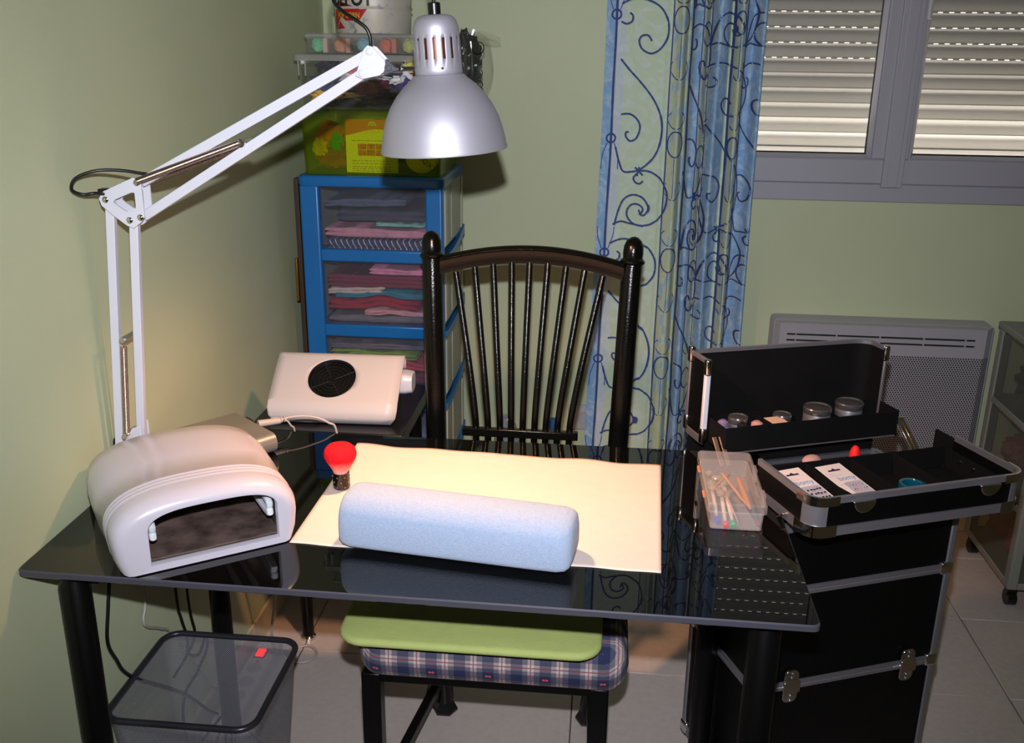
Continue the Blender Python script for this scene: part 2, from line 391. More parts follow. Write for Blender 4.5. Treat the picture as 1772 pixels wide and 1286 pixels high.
for j in range(NV+1):
    for i in range(NU+1):
        x = CX0+(CX1-CX0)*i/NU
        band = 1.0 if (1.045 < x < 1.094 or 1.128 < x < 1.146 or 1.216 < x < 1.236) else 0.0
        vals += [(x-.85)/.45, band*.6, 0]
att.data.foreach_set('vector', vals)
so_ = co.modifiers.new('thick', 'SOLIDIFY'); so_.thickness = .0008; so_.offset = 1
INK = mat('indigo_ink', (.20, .30, .54), .8, var=.25, vscale=200); CREAM = mat('cream_ink', (.74, .74, .66), .8)
PZ = .682
def A(xp, yp): return (.88+.000514*(xp-(150-.0269*(yp-80))), 1.604-.000494*(yp-80))
ink = MB(); cream = MB()
def stroke(mb, pts, w, off, k=6):
    P = spline([(a, b, 0) for a, b in pts], k); n = len(P); L = []; seed = random.random()*50
    for i, c in enumerate(P):
        t = P[min(i+1, n-1)]-P[max(0, i-1)]
        if t.length < 1e-6: continue
        t.normalize(); q = Vector((-t.y, t.x, 0)); ww = w*(1+.35*noise.noise(Vector((i*.7+seed, 0, 0))))
        a = c+q*ww/2; b = c-q*ww/2
        if not (CX0+.001 < c.x < CX1-.001) or not (CZ0 < c.y < CZ1): L.append(None); continue
        L.append((cpt(min(max(a.x, CX0), CX1), a.y, off), cpt(min(max(b.x, CX0), CX1), b.y, off)))
    for i in range(len(L)-1):
        if L[i] and L[i+1]: mb.add([L[i][0], L[i+1][0], L[i+1][1], L[i][1]], [(0,1,2,3)])
SC = [
 [(178,22),(250,-8),(330,5),(395,45),(432,120),(430,200),(395,262),(345,290),(295,268),(276,225),(290,195),(325,192),(345,222)],
 [(176,118),(205,130),(235,115),(238,85),(222,70)],
 [(178,322),(230,385),(290,450),(360,540),(402,630),(413,720),(398,820),(360,895),(300,950),(250,965),(205,962),(180,905),(158,820)],
 [(185,632),(235,630),(275,660),(292,705),(275,765),(240,785),(215,760),(215,735),(230,733)],
 [(272,938),(318,985)],[(296,935),(285,990)],[(285,975),(266,1000),(275,1025),(300,1035),(320,1018)],
 [(300,958),(350,960),(405,995),(445,1060),(455,1110),(440,1190),(400,1250),(340,1285),(280,1280),(240,1240),(236,1195),(262,1160),(300,1160),(325,1185),(312,1215),(302,1190)],
 [(165,1290),(185,1200),(215,1130),(265,1102),(320,1118),(352,1165),(350,1200),(328,1225),(305,1215)],
 [(155,1285),(200,1265),(250,1275),(330,1290)],
]
for r in range(-2, 3):
    dz = -PZ*r
    for sp in SC:
        pts = [A(*p) for p in sp]
        stroke(cream, [(x+.0018, z+dz-.0018) for x, z in pts], .0056, .0013); stroke(ink, [(x, z+dz) for x, z in pts], .0054, .0019)
        # mirrored on the blue panels further right
        for x0, sx in ((1.098, .42), (1.146, .85), (1.240, .80)):
            q = [(x0+(x-.900)*sx*(.9 if x0 > 1.2 else 1), z+dz-.17*(1 if x0 > 1.12 else .4)) for x, z in pts]
            stroke(cream, [(x+.0016, z-.0016) for x, z in q], .0055, .0013, 4); stroke(ink, q, .0046, .0019, 4)
for c in range(-3, 5):
    zc = 1.604-.341*c
    for (xc, rx, rz, dzc) in ((.880, .0125, .0125, 0), (1.064, .021, .036, -.014), (1.137, .013, .032, -.05), (1.226, .012, .03, -.02)):
        ring = [(xc+rx*math.cos(a*math.pi/8), zc+dzc+rz*math.sin(a*math.pi/8)) for a in range(17)]
        stroke(cream, [(x*1+.0008, z) for x, z in ring], .006 if xc < 1 else .003, .0010, 3)
        stroke(ink, ring, .0056 if xc < 1 else .0038, .0014, 3)
        if xc > 1:   # small hooks and centre stem
            for sgn in (-1, 1):
                hk = [(xc+sgn*.018*rx/.02, zc-.125), (xc+sgn*.024*rx/.02, zc-.145), (xc+sgn*.012*rx/.02, zc-.168), (xc+sgn*.002, zc-.175)]
                stroke(ink, hk, .0028, .0013, 4)
                hk = [(xc+sgn*.014*rx/.02, zc+.075), (xc+sgn*.024*rx/.02, zc+.058), (xc+sgn*.012*rx/.02, zc+.035), (xc+sgn*.002, zc+.03)]
                stroke(ink, hk, .0028, .0013, 4)
            stroke(ink, [(xc, zc+dzc-rz), (xc, zc-.17)], .0016, .0013, 8)
    # leaf-shaped stem between the rings on the left border
    for sgn in (-1, 1):
        stroke(ink, [(.880+sgn*.010, zc-.013), (.880+sgn*.022, zc-.05), (.880+sgn*.024, zc-.09)] if c % 2 else [(.880+sgn*.010, zc+.013), (.880+sgn*.022, zc+.05), (.880+sgn*.025, zc+.08)], .0026, .0012, 5)
for x, wd in ((.880, .0066), (1.040, .0040), (1.097, .0042), (1.122, .0025), (1.150, .003), (1.212, .0052), (1.241, .0034)):
    stroke(cream, [(x+.0022, CZ1-.02-.1*i) for i in range(24)], wd*.9, .0013, 3)
    stroke(ink, [(x+.0008*math.sin(i*1.7), CZ1-.02-.1*i) for i in range(24)], wd, .0018, 3)
cream.build('cream_outline_print', CREAM, cur, smooth=0); ink.build('indigo_scroll_print', INK, cur, smooth=0)
MB().cyl((.70, 1.715, 2.44), (2.7, 1.715, 2.44), .012).build('curtain_rod', BLACKMETAL, cur)

# ================================================================== DESK
desk = thing('desk', 'wide desk with a polished black glass top on round black legs', 'desk', (.6, .3, 0))
ZT = .75
corn = [(-.004+.006, .006), (1.2, -.006), (1.2, .607), (.002, .605)]
def roundpoly(P, r, n=5):
    out = []
    for i in range(len(P)):
        a = Vector((*P[i-1], 0)); b = Vector((*P[i], 0)); c = Vector((*P[(i+1) % len(P)], 0))
        p = b+(a-b).normalized()*r; q = b+(c-b).normalized()*r
        for k in range(n+1):
            t = k/n; out.append(((1-t)**2*p+2*t*(1-t)*b+t*t*q)[:2])
    return out
pl = roundpoly(corn, .014)
cxm, cym = .6, .3
def off(p, e): return (p[0]-e*(1 if p[0] > .6 else -1), p[1]-e*(1 if p[1] > .3 else -1))
top = MB(); loops = [[Vector((*off(p, .002), ZT-.012)) for p in pl], [Vector((*p, ZT-.010)) for p in pl], [Vector((*p, ZT-.002)) for p in pl], [Vector((*off(p, .002), ZT)) for p in pl]]
top.loft(loops[:2], cap1=False, mi=0); top.loft(loops[1:3], cap0=False, cap1=False, mi=1); top.loft(loops[2:4], cap0=False, cap1=False, mi=1); top.add(loops[3], [tuple(range(len(pl)))], 0)
top.build('glass_top', [BLACKGLASS, GEDGE], desk, smooth=20)
for x, y, r in ((.073, .04, .0235), (1.133, .045, .024), (.098, .50, .021), (1.114, .50, .022)):
    m = MB().lathe([(r, .004), (r, .715), (r*.8, .722), (r*.8, .7379)], Matrix.Translation((x, y, 0)), 28)
    lg = m.build('leg', BLACKMETAL, desk)
    MB().lathe([(r+.004, .0), (r+.004, .010), (r, .012)], Matrix.Translation((x, y, 0)), 24).build('foot', BLKPL, lg)
fr = MB().box((.073, .485, .713), (1.133, .515, .7375)).box((.083, .04, .713), (.113, .5, .7375)).box((1.10, .04, .713), (1.13, .5, .7375))
fr.build('under_frame', BLACKMETAL, desk, bevel=.002)

# ================================================================== DESK LAMP
lamp = thing('desk_lamp', 'white jointed-arm lamp with a silver bell shade, clamped to the left desk edge', 'lamp', (.035, .33, .75))
YL = .33
base = MB().box((.012, .30, .752), (.062, .36, .762)).cyl((.037, YL, .762), (.037, YL, .795), .011).box((.012, .31, .720), (.062, .35, .726)); base.build('clamp', BLKPL, lamp, bevel=.002)
MB().tube([(.005, .33, .75), (.004, .33, .80), (.006, .33, .83), (.009, .33, .80)], .006, 8).build('clamp_hook', BLKPL, lamp)
def plate(poly, y0, y1, mbx=None):
    m = mbx or MB(); return m.prism(poly, lambda x, z: Vector((x, y0, z)), lambda x, z: Vector((x, y1, z)))
bp = [(.006, .800), (.066, .800), (.066, .868), (.050, .862), (.028, .828), (.006, .815)]
bk = plate(bp, YL-.016, YL-.013); plate(bp, YL+.013, YL+.016, bk); bk.build('base_bracket', WHITEMET, lamp, bevel=.0008)
pb1 = (.015, YL, .812); pt1 = (.053, YL, 1.268); pb2 = (.056, YL, .81); pt2 = (.091, YL, 1.235)
MB().bar(pb1, pt1, .011, .015, (1,0,0)).build('lower_arm', WHITEMET, lamp, bevel=.001)
MB().bar(pb2, pt2, .011, .015, (1,0,0)).build('lower_arm', WHITEMET, lamp, bevel=.001)
# elbow plate with a triangular cut-out
def holed(outer, inner, y0, y1):
    m = MB(); n = len(outer)
    for y in (y0, y1):
        m.add([Vector((x, y, z)) for x, z in outer]+[Vector((x, y, z)) for x, z in inner], [(i, (i+1) % n, n+(i+1) % n, n+i) for i in range(n)])
    m.loft([[Vector((x, y, z)) for x, z in outer] for y in (y0, y1)], cap0=False, cap1=False)
    m.loft([[Vector((x, y, z)) for x, z in inner] for y in (y0, y1)], cap0=False, cap1=False)
    return m
el_o = [(.042, 1.270), (.050, 1.281), (.104, 1.305), (.117, 1.300), (.117, 1.241), (.110, 1.232), (.096, 1.222), (.085, 1.226), (.062, 1.243), (.045, 1.258)]
el_i = [(.066, 1.264), (.068, 1.268), (.099, 1.281), (.104, 1.280), (.104, 1.260), (.103, 1.255), (.091, 1.250), (.088, 1.249), (.082, 1.252), (.072, 1.259)]
eo = holed(el_o, el_i, YL-.0165, YL-.0135); e2 = holed(el_o, el_i, YL+.0135, YL+.0165); eo.add(e2.v, e2.f)
eo.build('elbow_plate', WHITEMET, lamp, smooth=20)
YH = .31
ua0 = Vector((.112, YL, 1.296)); ua1 = Vector((.508, YH, 1.503)); ub0 = Vector((.110, YL, 1.240)); ub1 = Vector((.497, YH, 1.474))
MB().bar(ua0, ua1, .011, .016).build('upper_arm', WHITEMET, lamp, bevel=.001)
MB().bar(ub0, ub1, .011, .016).build('upper_arm', WHITEMET, lamp, bevel=.001)
def screws(pts, y, r=.0055, m=CHROME):
    for x, z in pts:
        MB().lathe([(r, 0), (r, .0015), (r*.6, .0032), (.0004, .0036)], Matrix.Translation((x, y, z)) @ Matrix.Rotation(math.pi/2, 4, 'X'), 16).build('screw', m, lamp)
screws([(.053, 1.268), (.091, 1.235), (.110, 1.240), (.110, 1.297)], YL-.0165); screws([(.015, .815)], YL-.016, .004)
hp = [(.486, 1.470), (.500, 1.508), (.506, 1.514), (.514, 1.512), (.536, 1.489), (.533, 1.478), (.524, 1.471), (.497, 1.465)]
plate(hp, YH-.0155, YH-.0125).build('head_plate', WHITEMET, lamp, bevel=.0008); plate(hp, YH+.0125, YH+.0155).build('head_plate', WHITEMET, lamp, bevel=.0008)
screws([(.509, 1.505), (.496, 1.474)], YH-.0155, .006, WHITEMET)
for x, z in ((.509, 1.505), (.496, 1.474)): MB().cyl((x, YH-.012, z), (x, YH+.012, z), .004).build('pivot_pin', CHROME, lamp)
# springs
def spring(a, b, name='spring'):
    a = Vector(a); b = Vector(b); t = (b-a).normalized(); u = t.cross(Vector((0,1,0))).normalized(); v = t.cross(u); pts = []
    n = int((b-a).length/.0022)
    for i in range(n*8+1):
        k = i/(n*8); an = 2*math.pi*i/8; pts.append(a+(b-a)*k+u*.0052*math.cos(an)+v*.0052*math.sin(an))
    m = MB().tube(pts, .0011, 4); m.cyl(a-t*.006, a+t*.004, .002, n=8); m.cyl(b-t*.004, b+t*.006, .002, n=8); m.build(name, STEEL, lamp, smooth=60)
spring((.113, YL-.020, 1.300), (.293, YL-.022, 1.366)); spring((.040, YL-.018, .850), (.054, YL-.018, 1.015))
spring((.119, YL+.020, 1.296), (.293, YL+.022, 1.360))
for x, z, r in ((.293, 1.364, .006), (.055, 1.028, .005), (.038, .848, .005)): MB().cyl((x, YL-.024, z), (x, YL+.018, z), r).build('spring_pin', CHROME, lamp)
# wing nut, swivel rod
wn = []
for i in range(24):
    a = 2*math.pi*i/24; r = .0075+.0065*max(0, math.cos(3*a+.5))**1.5; wn.append((.541+r*math.cos(a), 1.482+r*math.sin(a)))
plate(wn, YH-.026, YH-.018).cyl((.541, YH-.029, 1.482), (.541, YH-.0175, 1.482), .0045).build('wing_nut', mat('dark_grey_plastic', (.28,.28,.31), .35), lamp, bevel=.001)
MB().cyl((.530, YH, 1.482), (.556, YH, 1.482), .008, n=20).build('swivel_joint', CHROME, lamp, bevel=.001)
MB().cyl((.548, YH, 1.480), (.590, YH, 1.482), .0035).build('swivel_rod', CHROME, lamp)
# shade: bell on a slotted neck, leaning a few degrees
HT = Matrix.Translation((.612, .312, 1.471)) @ Matrix.Rotation(math.radians(-3.4), 4, 'Y') @ Matrix.Rotation(math.radians(1.5), 4, 'X')
bell = [(.0375, .002), (.0430, -.004), (.055, -.014), (.068, -.029), (.079, -.046), (.088, -.066), (.094, -.088), (.0975, -.108), (.099, -.114), (.0985, -.1165)]
bell = [(r, z*.955) for r, z in bell]
inner = [(r-.0012, z) for r, z in bell[::-1]]
MB().lathe(bell+inner, HT, 72, cap=False).build('shade', [SHADE], lamp, smooth=60)
# neck with real slots
nk = MB(); NS = 96; prof = [(.0365, 0), (.0365, .002), (.0355, .030), (.0350, .062), (.0345, .070), (.0315, .0795), (.026, .0855), (.018, .088), (.010, .0885)]
def nkp(i, r, z): a = 2*math.pi*i/NS; return HT @ Vector((r*math.cos(a), r*math.sin(a), z))
rows = [(.0365, .0), (.0362, .010), (.0357, .0255), (.0352, .0555), (.0350, .062), (.0345, .070), (.0315, .0795), (.026, .0855), (.018, .088), (.010, .0885)]
for i in range(NS):
    for j in range(len(rows)-1):
        slot = (j == 2 and (i % 6) in (0, 1) )
        if slot: continue
        nk.add([nkp(i, *rows[j]), nkp(i+1, *rows[j]), nkp(i+1, *rows[j+1]), nkp(i, *rows[j+1])], [(0,1,2,3)])
nko = nk.build('shade_neck', SHADE, lamp, smooth=60)
bmm = bmesh.new(); bmm.from_mesh(nko.data); bmesh.ops.remove_doubles(bmm, verts=bmm.verts, dist=1e-5); bmesh.ops.recalc_face_normals(bmm, faces=bmm.faces); bmm.to_mesh(nko.data); bmm.free()
sd = nko.modifiers.new('s', 'SOLIDIFY'); sd.thickness = .001; sd.offset = -1
MB().lathe([(.027, .004), (.0265, .06), (.01, .068)], HT, 32, cap=False).build('lamp_socket', mat('brass_socket', (.40,.22,.15), .35, metal=.6), lamp)
MB().ball(HT @ Vector((0, .012, -.045)), .026, 20, 12).build('bulb', mat('lit_bulb', (1,.9,.75), .5, emit=((1,.80,.55), 14)), lamp).visible_shadow = True
MB().lathe([(.0095, .0875), (.0095, .1045), (.006, .1055)], HT, 20).build('cable_gland', BLKPL, lamp, bevel=.001)
MB().ball(HT @ Vector((.012, -.0355, .012)), .0022, 8, 6).build('rivet', CHROME, lamp)
cb = MB()
cb.tube(spline([HT @ Vector((0,0,.104)), (.604, .31, 1.60), (.590, .33, 1.66), (.55, .35, 1.70), (.49, .35, 1.68), (.447, .34, 1.62), (.446, .33, 1.582), (.462, .325, 1.563), (.484, .32, 1.550), (.501, .32, 1.536), (.505, .322, 1.515), (.497, .325, 1.503), (.42, .335, 1.465), (.25, .342, 1.376), (.128, .345, 1.312), (.115, .335, 1.309), (.085, .315, 1.316), (.052, .295, 1.317), (.024, .282, 1.306), (.016, .28, 1.288), (.028, .29, 1.279), (.046, .30, 1.280), (.052, .33, 1.270), (.043, .338, 1.24), (.03, .342, 1.05), (.012, .342, .83), (.008, .34, .77), (.006, .32, .70)], 6), .0028, 8)
cb.build('lamp_cable', CABLE, lamp, smooth=60)
MB().box((.036, .321, 1.274), (.050, .339, 1.284)).build('arm_cap', BLKPL, lamp, bevel=.002)

# ================================================================== UV NAIL LAMP
uv = thing('nail_curing_lamp', 'white rounded nail-drying lamp with an arched opening on the left of the desk', 'nail lamp', (.186, .002, ZT), math.radians(34.9))
def dprof(x0, x1, z0, zs, zt, sx=2.6, n=40):
    """D outline: flat bottom, bulged sides, arched top; starts at bottom left"""
    cx = (x0+x1)/2; hw = (x1-x0)/2; out = []
    for i in range(n):
        a = math.pi*(1-i/(n-1)); c, s = math.cos(a), math.sin(a)
        ex = 2/sx
        x = cx+hw*math.copysign(abs(c)**ex, c); z = zs+(zt-zs)*abs(s)**ex
        out.append((x, z))
    # sides down to the base, pulled in
    ins = hw*.075
    left = [(x0+ins, z0), (x0+ins*.3, z0+(zs-z0)*.45)]; right = [(x1-ins*.3, z0+(zs-z0)*.45), (x1-ins, z0)]
    bottom = [(x1-ins-(x1-x0-2*ins)*k/8, z0) for k in range(1, 8)]
    return left+out+right+bottom
outer = lambda e, t, dz=0: [Vector((x, t, z)) for x, z in dprof(-.020+e, .266-e, .002+dz, .052, .121-e)]
def winprof(n=40):
    x0, x1, z0, zs, zt = .034, .229, .013, .067, .098; out = []
    for i in range(n):
        a = math.pi*(1-i/(n-1)); c, s = math.cos(a), math.sin(a)
        out.append(((x0+x1)/2+(x1-x0)/2*math.copysign(abs(c)**.62, c), zs+(zt-zs)*abs(s)**.8))
    return [(x0, z0), (x0, z0+(zs-z0)*.5)]+out+[(x1, z0+(zs-z0)*.5), (x1, z0)]+[(x1-(x1-x0)*k/8, z0) for k in range(1, 8)]
wp = winprof()
def shrink(e): return [Vector((.1315+(x-.1315)*e, 0, .05+(z-.05)*e)) for x, z in wp]
Ls = [[Vector((p.x, .012, p.z)) for p in shrink(1)], [Vector((p.x, .002, p.z)) for p in shrink(1)], [Vector((p.x, 0, p.z)) for p in shrink(1.012)]]
Ls += [outer(.018, 0), outer(.010, .003), outer(.004, .011), outer(.0, .026), outer(0, .046)]
for k in range(3):   # three raised ribs around the body
    t = .050+k*.011; Ls += [outer(.0, t), outer(-.0014, t+.002), outer(-.0014, t+.005), outer(0, t+.007)]
Ls += [outer(-.004, .14), outer(-.006, .22), outer(-.002, .268), outer(.010, .288), outer(.018, .298), outer(.032, .303)]
MB().loft(Ls, cap0=False).build('housing', UVPL, uv, local=True, smooth=50)
refl = MB().loft([[Vector((p.x, .012, p.z)) for p in shrink(1)], [Vector((p.x, .05, p.z)) for p in shrink(1.08)], [Vector((p.x, .20, p.z)) for p in shrink(1.05)]], cap0=False)
refl.build('mirror_liner', mat('dark_mirror_foil', (.55,.51,.49), .2, metal=.5, bump=1, bscale=22, var=.5, vscale=14, stretch=(1,.3,1)), uv, local=True)
MB().box((.03, .02, .012), (.235, .19, .0135)).build('mirror_floor', mat('foil_tray', (.50,.42,.39), .25, metal=.4, bump=.8, bscale=30, var=.6, vscale=22), uv, local=True)
TUB = mat('lamp_tube_glass', (.86,.88,.9), .15, coat=.5)
for x, z, a in ((.042, .058, 0), (.222, .058, 0), (.185, .094, 1), (.085, .096, 1)):
    if a: pts = [(x-.012, .19, z), (x-.012, .04, z), (x, .026, z), (x+.012, .04, z), (x+.012, .19, z)]
    else: pts = [(x, .19, z-.012), (x, .035, z-.012), (x, .024, z), (x, .035, z+.012), (x, .19, z+.012)]
    MB().tube(spline(pts, 5), .0058, 10).build('lamp_tube', TUB, uv, local=True)

# ================================================================== SILVER BOX (drill control unit)
sb = thing('control_box', 'flat brushed silver metal box with rounded edges, behind the white nail lamp', 'box', (.125, .471, ZT), math.radians(49.7))
secp = []
def rsec(x0, x1, z0, z1, r, n=6): return rrect(x0, z0, x1, z1, r, n)
MB().loft([[Vector((y, x, z)) for x, z in rsec(-.088, .088, .002, .041, .017)] for y in (-.094, .094)], cap0=False, cap1=False).build('shell', ALU, sb, local=True, smooth=50)
for y in (-.0925, .0925): MB().loft([[Vector((y+d, x, z)) for x, z in rsec(-.086, .086, .004, .039, .016)] for d in (-.0005, .0005)]).build('end_plate', mat('dark_grey_metal', (.22,.21,.2), .4, metal=.5), sb, local=True)
for y in (-.05, -.065): MB().cyl((-.093, y+.10, .02), (-.106, y+.10, .02), .006).build('knob', CHROME, sb, local=True, bevel=.001)
for x, z in ((-.05,.0),(.05,0)): MB().box((x-.01, -.06, 0), (x+.01, .06, .002)).build('foot_strip', BLKPL, sb, local=True)
MB().box((.0935, .03, .016), (.110, .055, .034)).build('socket_block', mat('dark_brown_plastic', (.2,.16,.12), .4), sb, local=True, bevel=.002)

# cables from the silver box to the dust collector
def cable(pts, r, m, label, k=8, name='power_cable', group=None):
    return solo(MB().tube(spline(pts, k), r, 8), name, m, label, 'cable', group, smooth=60)
pk = thing('jack_cable', 'pale beige plug cable running from the silver box over the desk edge', 'cable', (.21, .565, .77))
MB().cyl((.192, .548, .786), (.228, .578, .783), .0075, .0065, 12).build('plug', WCABLE, pk, bevel=.001)
MB().tube(spline([(.226, .577, .784), (.252, .596, .786), (.285, .615, .780), (.315, .622, .766), (.330, .63, .74), (.33, .64, .60)], 8), .0024, 8).build('cord', WCABLE, pk, smooth=60)
for k in range(5): MB().cyl((.212+k*.0055, .565+k*.0045, .784), (.2145+k*.0055, .567+k*.0045, .784), .0058, n=10).build('strain_ring', WCABLE, pk)
cable([(.19, .57, .775), (.205, .60, .778), (.225, .612, .772), (.235, .618, .758), (.24, .63, .72), (.22, .66, .5)], .002, WCABLE, 'thin beige cable dropping behind the desk beside the silver box')

# ================================================================== BRUSH, CLOTH, ROLL
# paper towel
ct = MB(); c0, c1, c2, c3 = (Vector(p) for p in ((.388, .138, 0), (.982, .112, 0), (1.0, .521, 0), (.394, .553, 0)))
def clothp(u, v):
    p = (c0*(1-u)+c1*u)*(1-v)+(c3*(1-u)+c2*u)*v
    p.y += .0045*math.sin(u*26+1)*max(0, v-.9)*8*(.6+.4*math.sin(u*9)); p.y += .001*math.sin(u*40)*(1-min(1, v*12))
    z = ZT+.0007+max(0, .0014*math.sin(u*17+1)*max(0, v-.8)*5)+.0009*math.exp(-((v-.93)/.012)**2)
    return Vector((p.x, p.y, z))
ct.grid(clothp, 90, 50)
cloth = solo(ct, 'paper_towel', mat('white_paper', (.86,.80,.76), .85, var=.02, vscale=40, bump=.1, bscale=800), 'large white sheet of paper towel spread flat in the middle of the black desk', 'cloth', smooth=60)
sd = cloth.modifiers.new('s', 'SOLIDIFY'); sd.thickness = .0007; sd.offset = 1
# hand-rest roll, half-round
hr = MB(); ang = math.radians(-7); ax = Vector((math.cos(ang), math.sin(ang), 0)); ay = Vector((-math.sin(ang), math.cos(ang), 0)); O = Vector((.470, .117, ZT+.0022))
def hrs(e, wob):
    out = []; W_, H_ = .108, .091
    n = 40
    for i in range(n):
        a = 2*math.pi*i/n; c, s = math.cos(a), math.sin(a)
        y = W_/2+(W_/2-e)*math.copysign(abs(c)**.75, c)
        z = H_*.42+((H_*.58-e)*abs(s)**.8 if s > 0 else -(H_*.42-e)*abs(s)**.35)
        out.append((y, max(.0, z)))
    return out
Ls = []
for t, e in ((0, .034), (.0008, .018), (.0035, .008), (.009, .003), (.020, .0005), (.06, 0), (.12, 0), (.18, 0), (.24, 0), (.30, 0), (.340, .0005), (.352, .003), (.358, .008), (.3608, .018), (.3615, .034)):
    Ls.append([O+ax*(t*1.04)+ay*y+Vector((0,0,z*(1-.05*t/.36))) for y, z in hrs(e, t)])
solo(hr.loft(Ls), 'hand_rest_cushion', mat('pale_blue_towelling', (.64,.71,.82), .95, sheen=.5, var=.07, vscale=260, bump=1.0, bscale=650), 'pale blue half-round towelling hand rest on the front edge of the paper towel', 'cushion', smooth=60)
# powder brush
br = thing('powder_brush', 'short fluffy red powder brush with a black studded handle, standing on the paper towel', 'brush', (.418, .347, ZT+.0025))
MB().lathe([(.0135, 0), (.0152, .002), (.0155, .024), (.0150, .031), (.013, .031)], Matrix.Identity(4), 28).build('handle', mat('black_gloss', (.04,.03,.035), .2, coat=.5), br, local=True)
def brmat():
    m = mat('red_bristle', (1,.05,.1), .85, spec=.15, bump=.5, bscale=300, stretch=(3,3,.3)); nt = m.node_tree; p = nt.nodes['Principled BSDF']
    tc = nt.nodes.new('ShaderNodeTexCoord'); sx = nt.nodes.new('ShaderNodeSeparateXYZ'); nt.links.new(tc.outputs['Object'], sx.inputs[0])
    r = nt.nodes.new('ShaderNodeValToRGB'); mr = nt.nodes.new('ShaderNodeMapRange'); mr.inputs[1].default_value = .03; mr.inputs[2].default_value = .085
    ns = nt.nodes.new('ShaderNodeTexNoise'); ns.inputs['Scale'].default_value = 350; mp = nt.nodes.new('ShaderNodeMapping'); mp.inputs['Scale'].default_value = (1,1,.15)
    nt.links.new(tc.outputs['Object'], mp.inputs[0]); nt.links.new(mp.outputs[0], ns.inputs['Vector'])
    ad = nt.nodes.new('ShaderNodeMath'); ad.operation = 'MULTIPLY_ADD'; ad.inputs[1].default_value = .012; nt.links.new(ns.outputs['Fac'], ad.inputs[0]); nt.links.new(sx.outputs[2], ad.inputs[2])
    nt.links.new(ad.outputs[0], mr.inputs[0]); nt.links.new(mr.outputs[0], r.inputs[0])
    e = r.color_ramp.elements; e[0].position = .12; e[0].color = (.85,.42,.38,1); e[1].position = .62; e[1].color = (.85,.010,.018,1)
    nt.links.new(r.outputs[0], p.inputs['Base Color']); return m
random.seed(11); RJ = [random.uniform(-.0004, .0004) for _ in range(80)]
bm_ = MB(); Ls = []
for r, z in ((.0125,.029),(.0148,.036),(.019,.044),(.0245,.053),(.0285,.062),(.0292,.069),(.027,.076),(.021,.082),(.012,.0855),(.003,.087)):
    Ls.append([Vector(((r+RJ[i])*math.cos(i*math.pi/40), (r+RJ[i])*math.sin(i*math.pi/40), z)) for i in range(80)])
bm_.loft(Ls).build('bristles', brmat(), br, local=True, smooth=70)
for i in range(21):
    a = i*2*math.pi/7+(.45 if (i//7) % 2 else 0); z = .006+(i//7)*.0095
    MB().ball((.0155*math.cos(a), .0155*math.sin(a), z), .0013, 8, 5).build('stud', CHROME, br, local=True)

# ================================================================== CLEAR CASE OF TOOLS
tc_ = thing('tool_case', 'clear frosted plastic case full of nail sticks at the right end of the desk', 'case', (1.112, .38, ZT))
PC = clear('frosted_plastic', (.985,.975,.97), (.97,.93,.92), .14, .18, .05)
def hollow(x0, x1, y0, y1, z0, z1, t, r, openz=True, taper=0):
    m = MB(); A_ = rrect(x0+taper, y0+taper, x1-taper, y1-taper, r); B_ = rrect(x0, y0, x1, y1, r); C_ = rrect(x0+t, y0+t, x1-t, y1-t, max(.001, r-t)); D_ = rrect(x0+t+taper, y0+t+taper, x1-t-taper, y1-t-taper, max(.001, r-t))
    m.loft([[Vector((*p, z0)) for p in A_], [Vector((*p, z1)) for p in B_], [Vector((*p, z1)) for p in C_], [Vector((*p, z0+t)) for p in D_]])
    return m
def lidm(x0, x1, y0, y1, z0, z1, t, r):
    m = MB(); m.loft([[Vector((*p, z)) for p in rrect(x0+e, y0+e, x1-e, y1-e, max(.002, r-e))] for e, z in ((t, z0), (0, z0), (0, z1-.003), (.003, z1))], cap0=False)
    return m
hollow(-.044, .046, -.112, .108, .001, .034, .0014, .007, taper=.002).build('tray', PC, tc_, local=True, smooth=30)
lidm(-.048, .050, -.115, .112, .033, .050, .0014, .008).build('lid', PC, tc_, local=True, smooth=30)
for y in (-.05, .055):
    MB().box((.049, y-.012, .020), (.0545, y+.012, .044)).build('latch', PC, tc_, local=True, bevel=.001)
    MB().cyl((-.049, y-.01, .036), (-.049, y+.01, .036), .0028, n=10).build('hinge', mat('amber_plastic', (.8,.5,.35), .4), tc_, local=True)
def stick(a, b, r, m, label, tip=None, name='nail_stick', cat='stick', group=None):
    t = thing(name, label, cat, tuple(a), 0, group)
    a = Vector(a); b = Vector(b); d = (b-a).normalized()
    MB().tube([a+d*(b-a).length*k/4 for k in range(5)], [r*.5, r, r, r, r*.8], 8).build('shaft', m, t)
    if tip: MB().tube([a-d*.008, a-d*.006, a+d*.002, a+d*.005], [r*.8, r*1.5, r*1.5, r*1.2], 10).build('cap', tip, t)
    return t
Z0 = ZT+.0085; WOOD = mat('orange_wood', (.74,.55,.42), .6, var=.1); IV = mat('ivory_plastic', (.85,.80,.76), .35)
stick((1.084, .291, Z0), (1.086, .42, Z0+.004), .0035, IV, 'ivory nail tool with a blue cap inside the clear tool case', mat('blue_cap', (.15,.25,.75), .3))
stick((1.097, .278, Z0-.002), (1.101, .40, Z0+.003), .0035, IV, 'ivory nail tool with a red cap inside the clear tool case', mat('red_cap', (.85,.1,.2), .3))
stick((1.109, .278, Z0), (1.107, .41, Z0+.008), .0035, IV, 'ivory nail tool with a green cap inside the clear tool case', mat('green_cap', (.1,.65,.35), .3))
stick((1.118, .283, Z0), (1.100, .39, Z0+.018), .0020, WOOD, 'slim dotting stick with a pointed wooden tip in the clear tool case')
stick((1.083, .37, Z0+.020), (1.119, .44, Z0+.020), .0022, WOOD, 'thin orange-wood stick lying slantwise on top in the tool case')
